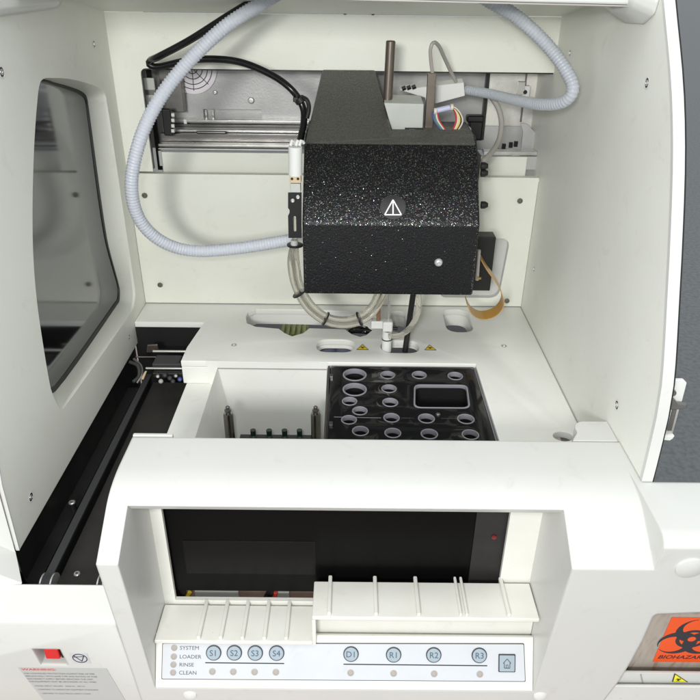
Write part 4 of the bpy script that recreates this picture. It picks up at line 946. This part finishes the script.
fr = uv((399, 90, 103), (464, 82.5, 103), (465, 96, 103), (433, 104.5, 103), (426, 106, 103), (425, 98, 103)); bm = B(); prism(bm, fr, (0, 2.0, .3)); obj('hose_junction', bm, 'offwhite', t, bevel=.12)
for i, u in enumerate((402, 407, 412)): p = PY(u, 89-i*.6, 102.8); bm = B(); cyl(bm, p, p+V(.5, 0, .2), .3, n=8); obj('terminal', bm, 'rubber', t)
# right side edge fixtures
x0, x1, z0, z1 = rect(476, 150, 484, 216, 88.5); bm = B(); box(bm, XHR-.2, XHR+.5, 90.5, 93, PY(480, 216, 92).z, PY(480, 152, 92).z); obj('side_flange', bm, 'rubber', t, bevel=.2)
for v in (166, 173, 205): p = PY(485.5, v, 92); bm = B(); lathe(bm, p+V(-.6, 0, 0), V(1, 0, 0), [(.5, 0), (.5, .5), (.3, .9)], 14); obj('side_knob', bm, 'rubber', t)
x0, x1, z0, z1 = rect(474, 237, 490, 291, 96); bm = B(); box(bm, x0, x1, 96, 98.5, z0, z1); obj('cable_block', bm, 'rubber', t, bevel=.15)
bm = B(); tube(bm, uv((479, 250, 91), (478, 265, 91), (477, 280, 91)), .25); obj('side_tube', bm, 'greytube', t)
x0, x1, z0, z1 = rect(477, 277.5, 481, 279.5, 90); bm = B(); box(bm, x0, x1, 90, 90.3, z0, z1); obj('wire_end', bm, 'gold', t)
# left side valve stack
tv = thing('valve_stack', 'white wrapped cylinder and tan fitting on the head’s left side'.replace('’', "'"), 'valve', tuple(PY(295, 240, 87)))
cc = lambda v: PY(295.3, v, 87.5)
bm = B(); cyl(bm, cc(175), cc(146.5), .86, n=28); obj('wrapped_cylinder', bm, 'offwhite', tv)
for u in (290.5, 296, 299.5): p = PY(u, 146, 87.5); bm = B(); tube(bm, [p, p+V(.2, .3, .6), p+V(.5, .6, .2)], .2, 8); obj('lead_wire', bm, 'offwhite', tv)
x0, x1, z0, z1 = rect(289.5, 175.5, 301, 183.5, 86.8); bm = B(); box(bm, x0, x1, 86.8, 88.3, z0, z1); fb = obj('upper_fitting', bm, 'brass', tv, bevel=.12)
for u in (292, 298): p = PY(u, 178.8, 86.8); bm = B(); cyl(bm, p, p+V(0, -.06, 0), .17, n=10); obj('pin_hole', bm, 'rubber', fb)
x0, x1, z0, z1 = rect(290, 184, 300.5, 193, 86.8); bm = B(); box(bm, x0, x1, 86.9, 88.2, z0, z1); obj('lower_fitting', bm, 'lightgrey', tv, bevel=.1)
ol = [(288, 193), (301.5, 193), (301.5, 238), (288.5, 238), (288, 216), (289.5, 213), (289.5, 210), (288, 208)]
b2 = [((PY(u, v, 87)).x, (PY(u, v, 87)).z) for u, v in ol]; sx = [PY(292.8, 216, 87), PY(296.4, 232, 87)]
bm = plate(b2, [fillet([(sx[0].x, sx[1].z), (sx[1].x, sx[1].z), (sx[1].x, sx[0].z), (sx[0].x, sx[0].z)], .2)], .3, 0, lambda a, b, c: V(a, 87-c, b)); obj('black_bracket', bm, 'rubber', tv)
bm = B(); cyl(bm, PY(295, 214, 87.7), PY(294.5, 244, 87.7), .33); obj('drip_tube', bm, 'clear', tv)
for u, v in ((292.8, 200.5), (298, 197)): screw(tv, PY(u, v, 86.7), (0, -1, 0), .28)
bm = B(); cyl(bm, PY(294.5, 240, 87.6), PY(294.3, 247, 87.6), .5); obj('clamp_ring', bm, 'lightgrey', tv)

# probe assembly
t = thing('wash_probe', 'white ringed probe collar dipping into the deck wash slot', 'probe', tuple(PY(387, 352, 91)))
p = PY(387.3, 320, 91.3); q = PY(386.8, 351, 91.3); xx = (p.x+q.x)/2
bm = B(); lathe(bm, V(xx, 91.3, q.z), V(0, 0, 1), [(.7, 0), (.72, .6), (.7, p.z-q.z-1.7)], 28); obj('lower_collar', bm, 'offwhite', t)
bm = B(); z1 = p.z; box(bm, xx-.75, xx+.75, 90.5, 92.0, z1-1.7, z1); obj('upper_collar', bm, 'offwhite', t, bevel=.3)
for v in (332.5, 341.5): z_ = PY(387, v, 90.6).z; bm = B(); lathe(bm, V(xx, 91.3, z_), V(0, 0, 1), [(.76, 0), (.79, .06), (.76, .16)], 28); obj('seal_ring', bm, 'rubber', t)
x0, x1, z0, z1 = rect(371.3, 320.5, 382.5, 328, 91.5); bm = B(); box(bm, x0, x1+.3, 91.2, 92.4, z0, z1); obj('clamp_arm', bm, 'offwhite', t, bevel=.1)
bm = B(); p = PY(388.5, 321, 91.4); cyl(bm, p, V(p.x, 91.4, 15), .2); obj('needle_tube', bm, 'steel', t)
bm = B(); p = PY(378.3, 321, 91.6); cyl(bm, p, V(p.x, 91.6, 15), .3); obj('guide_post', bm, 'copper', t)
bm = B(); p = PY(391.5, 328, 91.3); cyl(bm, p, p+V(.9, 0, -.1), .25); obj('side_port', bm, 'rubber', t)
bm = B(); cyl(bm, PY(405, 351.5, 91), PY(414.6, 284, 91), .42); tag(obj('sensing_rod', bm, 'rubber'), 'slim black rod leaning into the deck wash slot', 'rod')
bm = B(); tube(bm, uv((418, 285, 90.6), (419, 305, 90.3), (416, 318, 90), (409, 329, 89.8), (400, 335, 89.9), (389, 336, 90.4)), .42); tag(obj('probe_tube', bm, 'greyhose' if False else 'clear'), 'soft grey tube curving from the head to the white probe collar', 'tube')
# tube bundle
t = thing('tube_bundle', 'pair of clear tubes looped under the head with black ties', 'tubes', tuple(PY(335, 323, 88)))
cen = [(294.5, 243, 87.6), (293.5, 262, 88), (297.5, 285, 88), (309, 306, 88), (326, 319, 88), (345, 322.5, 88), (363, 317.5, 88.5), (375, 306, 89), (384, 285, 89)]
for k, (du, dv, dy) in enumerate(((-2.6, 2.0, 0), (2.6, -2.0, .2), (0, 0, .9))):
    pts = []
    for i, (u, v, y) in enumerate(cen):
        w = 1 if 0 < i else .3
        # offset across the run
        a_ = cen[max(0, i-1)]; b2_ = cen[min(len(cen)-1, i+1)]; dx, dyv = b2_[0]-a_[0], b2_[1]-a_[1]; l_ = math.hypot(dx, dyv); nx, ny = -dyv/l_, dx/l_
        o_ = (-3.1, 3.1, 0)[k]*w; pts.append(PY(u+nx*o_, v+ny*o_, y+dy))
    bm = B(); tube(bm, pts, .42, 14); obj('clear_tube', bm, 'clear', t)
def tie(u, v, y, nx, ny, par):
    p = PY(u, v, y); ax = (PY(u+nx, v+ny, y)-p).normalized(); bm = B(); n_ = 24
    a, b = frame_of(ax)
    lathe(bm, p-ax*.12, ax, [(.98, 0), (1.08, .03), (1.08, .2), (.98, .23), (.97, .1)], n_); obj('cable_tie', bm, 'rubber', par)
tie(295, 245, 87.8, 0, 10, t); tie(299.5, 293, 88.2, 7, 10, t); tie(325.5, 319, 88.2, 10, 5, t); tie(359.5, 319, 88.4, 10, -4, t)
# ribbon cable
t = thing('ribbon_cable', 'amber flat ribbon cable looping at the head’s right'.replace('’', "'"), 'cable', tuple(PY(488, 317, 92)))
bm = B(); tube(bm, uv((480, 256, 93), (487, 268, 93.5), (495, 279, 94), (501, 291, 94), (502.5, 301, 94), (498, 309, 94), (490, 314, 94), (480, 315, 94), (471, 310, 93.5), (466, 300, 93)), 0, flat=(.05, 1.1, (0, 1, .15))); obj('ribbon', bm, 'amber', t)

# ================================================================== HOSES AND CABLES
bm = B(); tube(bm, uv((318, -38, 88), (288, -14, 90), (262, 3, 91.5), (225, 27, 91), (190, 60, 89.5), (160, 98, 88), (140, 140, 87), (131.5, 185, 87), (140, 220, 88), (163, 242, 89.5), (195, 251, 91), (240, 248, 91), (296, 239, 90)), .80, n=22, wave=.04, pitch=.40)
tag(obj('corrugated_hose', bm, 'hose', ang=80), 'pale blue corrugated hose sweeping down to the left side of the black head', 'hose')
bm = B(); tube(bm, uv((448, -38, 88), (470, -13, 90), (490, 1, 91), (518, 18, 91), (548, 46, 90), (567, 72, 88), (573, 90, 87), (563, 102, 88), (542, 104.5, 91), (515, 100, 96), (490, 94, 101), (466, 90, 104.5)), .84, n=22, wave=.036, pitch=.40, r_end=.6)
tag(obj('corrugated_hose', bm, 'hose2', ang=80), 'greyish corrugated hose curving past the right side panel', 'hose')
bm = B(); tube(bm, uv((290, -20, 92), (258, -2, 94), (228, 16, 96), (190, 40, 98), (160, 56, 99), (150.5, 60.5, 101), (149.5, 65, 101), (160, 66.5, 101), (195, 59.5, 100.5), (235, 61, 100), (268, 73, 99), (290, 88, 98), (302, 105, 98), (304, 120, 97), (300, 142, 94)), .46, 16)
tk = obj('black_cable', bm, 'cable'); tag(tk, 'thick shiny black cable bent back above the gantry', 'cable')
tkk = thing('cable_tie', 'black tie bunching the cable beside the arm cover', 'cable tie', tuple(PY(302, 103, 97.5)))
p = PY(300, 100, 97.6); ax = (PY(305, 108, 97.6)-PY(294, 92, 97.6)).normalized(); bm = B(); lathe(bm, p-ax*.4, ax, [(.55, 0), (.75, .1), (.75, .7), (.55, .8)], 18); obj('tie_band', bm, 'rubber', tkk)
bm = B(); box(bm, p.x-.9, p.x-.2, p.y-.6, p.y+.2, p.z-.2, p.z+.4); obj('tie_head', bm, 'rubber', tkk, bevel=.1)
bm = B(); tube(bm, uv((301, 97, 97.5), (307, 100, 97), (309, 108, 97), (307, 118, 97)), .3, 10); obj('tie_tail', bm, 'rubber', tkk)
bm = B(); tube(bm, uv((433, 77, 98), (431, 62, 97.5), (430.5, 49, 97), (433.5, 42.5, 97), (438.5, 45.5, 98), (444, 57, 100), (450, 70, 102), (456, 82, 103)), .24, 10); tag(obj('thin_tube', bm, 'greytube'), 'thin grey tube arching above the flat post', 'tube')
bm = B(); tube(bm, uv((484, 92, 105), (492, 98, 104), (499, 110, 103), (501.5, 124, 102), (499, 140, 100), (492, 152, 97), (483, 161, 94)), .38, 12); tag(obj('flexible_tube', bm, 'greytube'), 'brownish grey tube arcing down beside the right rail', 'tube')
cols = {'redink': (.5, .04, .05), 'yellowink': (.7, .55, .1)}
t = thing('wire_loop', 'loop of coloured wires with a white sleeve behind the head', 'wires', tuple(PY(448, 137, 97)))
for i, (k, o_) in enumerate((('w_r', -3), ('w_w', -1.3), ('w_y', .5), ('w_k', 2), ('w_w', 3.4))):
    bm = B(); tube(bm, uv((448, 109, 97), (453+o_*.3, 108+abs(o_)*-.2, 97), (458+o_*.7, 114, 97), (459+o_, 122, 96.8), (455+o_*.8, 130, 96.6), (449+o_*.5, 137, 96.5)), .14, 8); obj('wire', bm, k, t)
for i, (k, o_) in enumerate((('w_b', -1.5), ('w_g', 0), ('w_w', 1.5), ('w_r', 2.6))):
    bm = B(); tube(bm, uv((440, 110, 97), (435+o_, 112, 97), (436+o_, 120, 96.7), (442+o_, 129, 96.4), (448+o_, 137, 96.2)), .14, 8); obj('wire', bm, k, t)
bm = B(); cyl(bm, PY(437, 110.5, 96.9), PY(450, 107.5, 96.9), .36, n=16); obj('white_sleeve', bm, 'lilac', t)
for u, v in ((435, 111.2), (451.5, 107.2)): p = PY(u, v, 96.9); bm = B(); cyl(bm, p+V(-.15, 0, 0), p+V(.2, 0, 0), .42, n=14); obj('sleeve_end', bm, 'w_w', t)

# ================================================================== LIGHT
w = bpy.data.worlds.new('World'); C.world = w; w.use_nodes = True
w.node_tree.nodes['Background'].inputs[0].default_value = (.93, .97, 1, 1); w.node_tree.nodes['Background'].inputs[1].default_value = .92
def area(name, loc, target, sx, sy, e, col=(1, 1, 1)):
    l = bpy.data.lights.new(name, 'AREA'); l.shape = 'RECTANGLE'; l.size = sx*S; l.size_y = sy*S; l.energy = e; l.color = col
    o = bpy.data.objects.new(name, l); COL.objects.link(o); o.location = Vector(loc)*S
    o.rotation_euler = (Vector(target)-Vector(loc)).to_track_quat('-Z', 'Y').to_euler(); return o
area('ceiling_lamp', (-5, 2, 240), (0, 75, 5), 130, 40, 10, (1, .99, .94))
area('front_fill', (-26, -72, 68), (0, 90, 20), 24, 20, 15, (1, 1, .97))  # unseen frontal fill, set low to reach the upper back wall
fl = bpy.data.lights.new('phone_flash', 'SPOT'); fl.energy = 6; fl.shadow_soft_size = .015; fl.spot_size = R(110); fl.spot_blend = .6
fo = bpy.data.objects.new('phone_flash', fl); COL.objects.link(fo); fo.location = (-.035, -.01, .545); fo.rotation_euler = cam.matrix_world.to_euler()
C.view_settings.view_transform = 'Standard'; C.view_settings.look = 'None'; C.view_settings.exposure = 0
C.cycles.max_bounces = 8
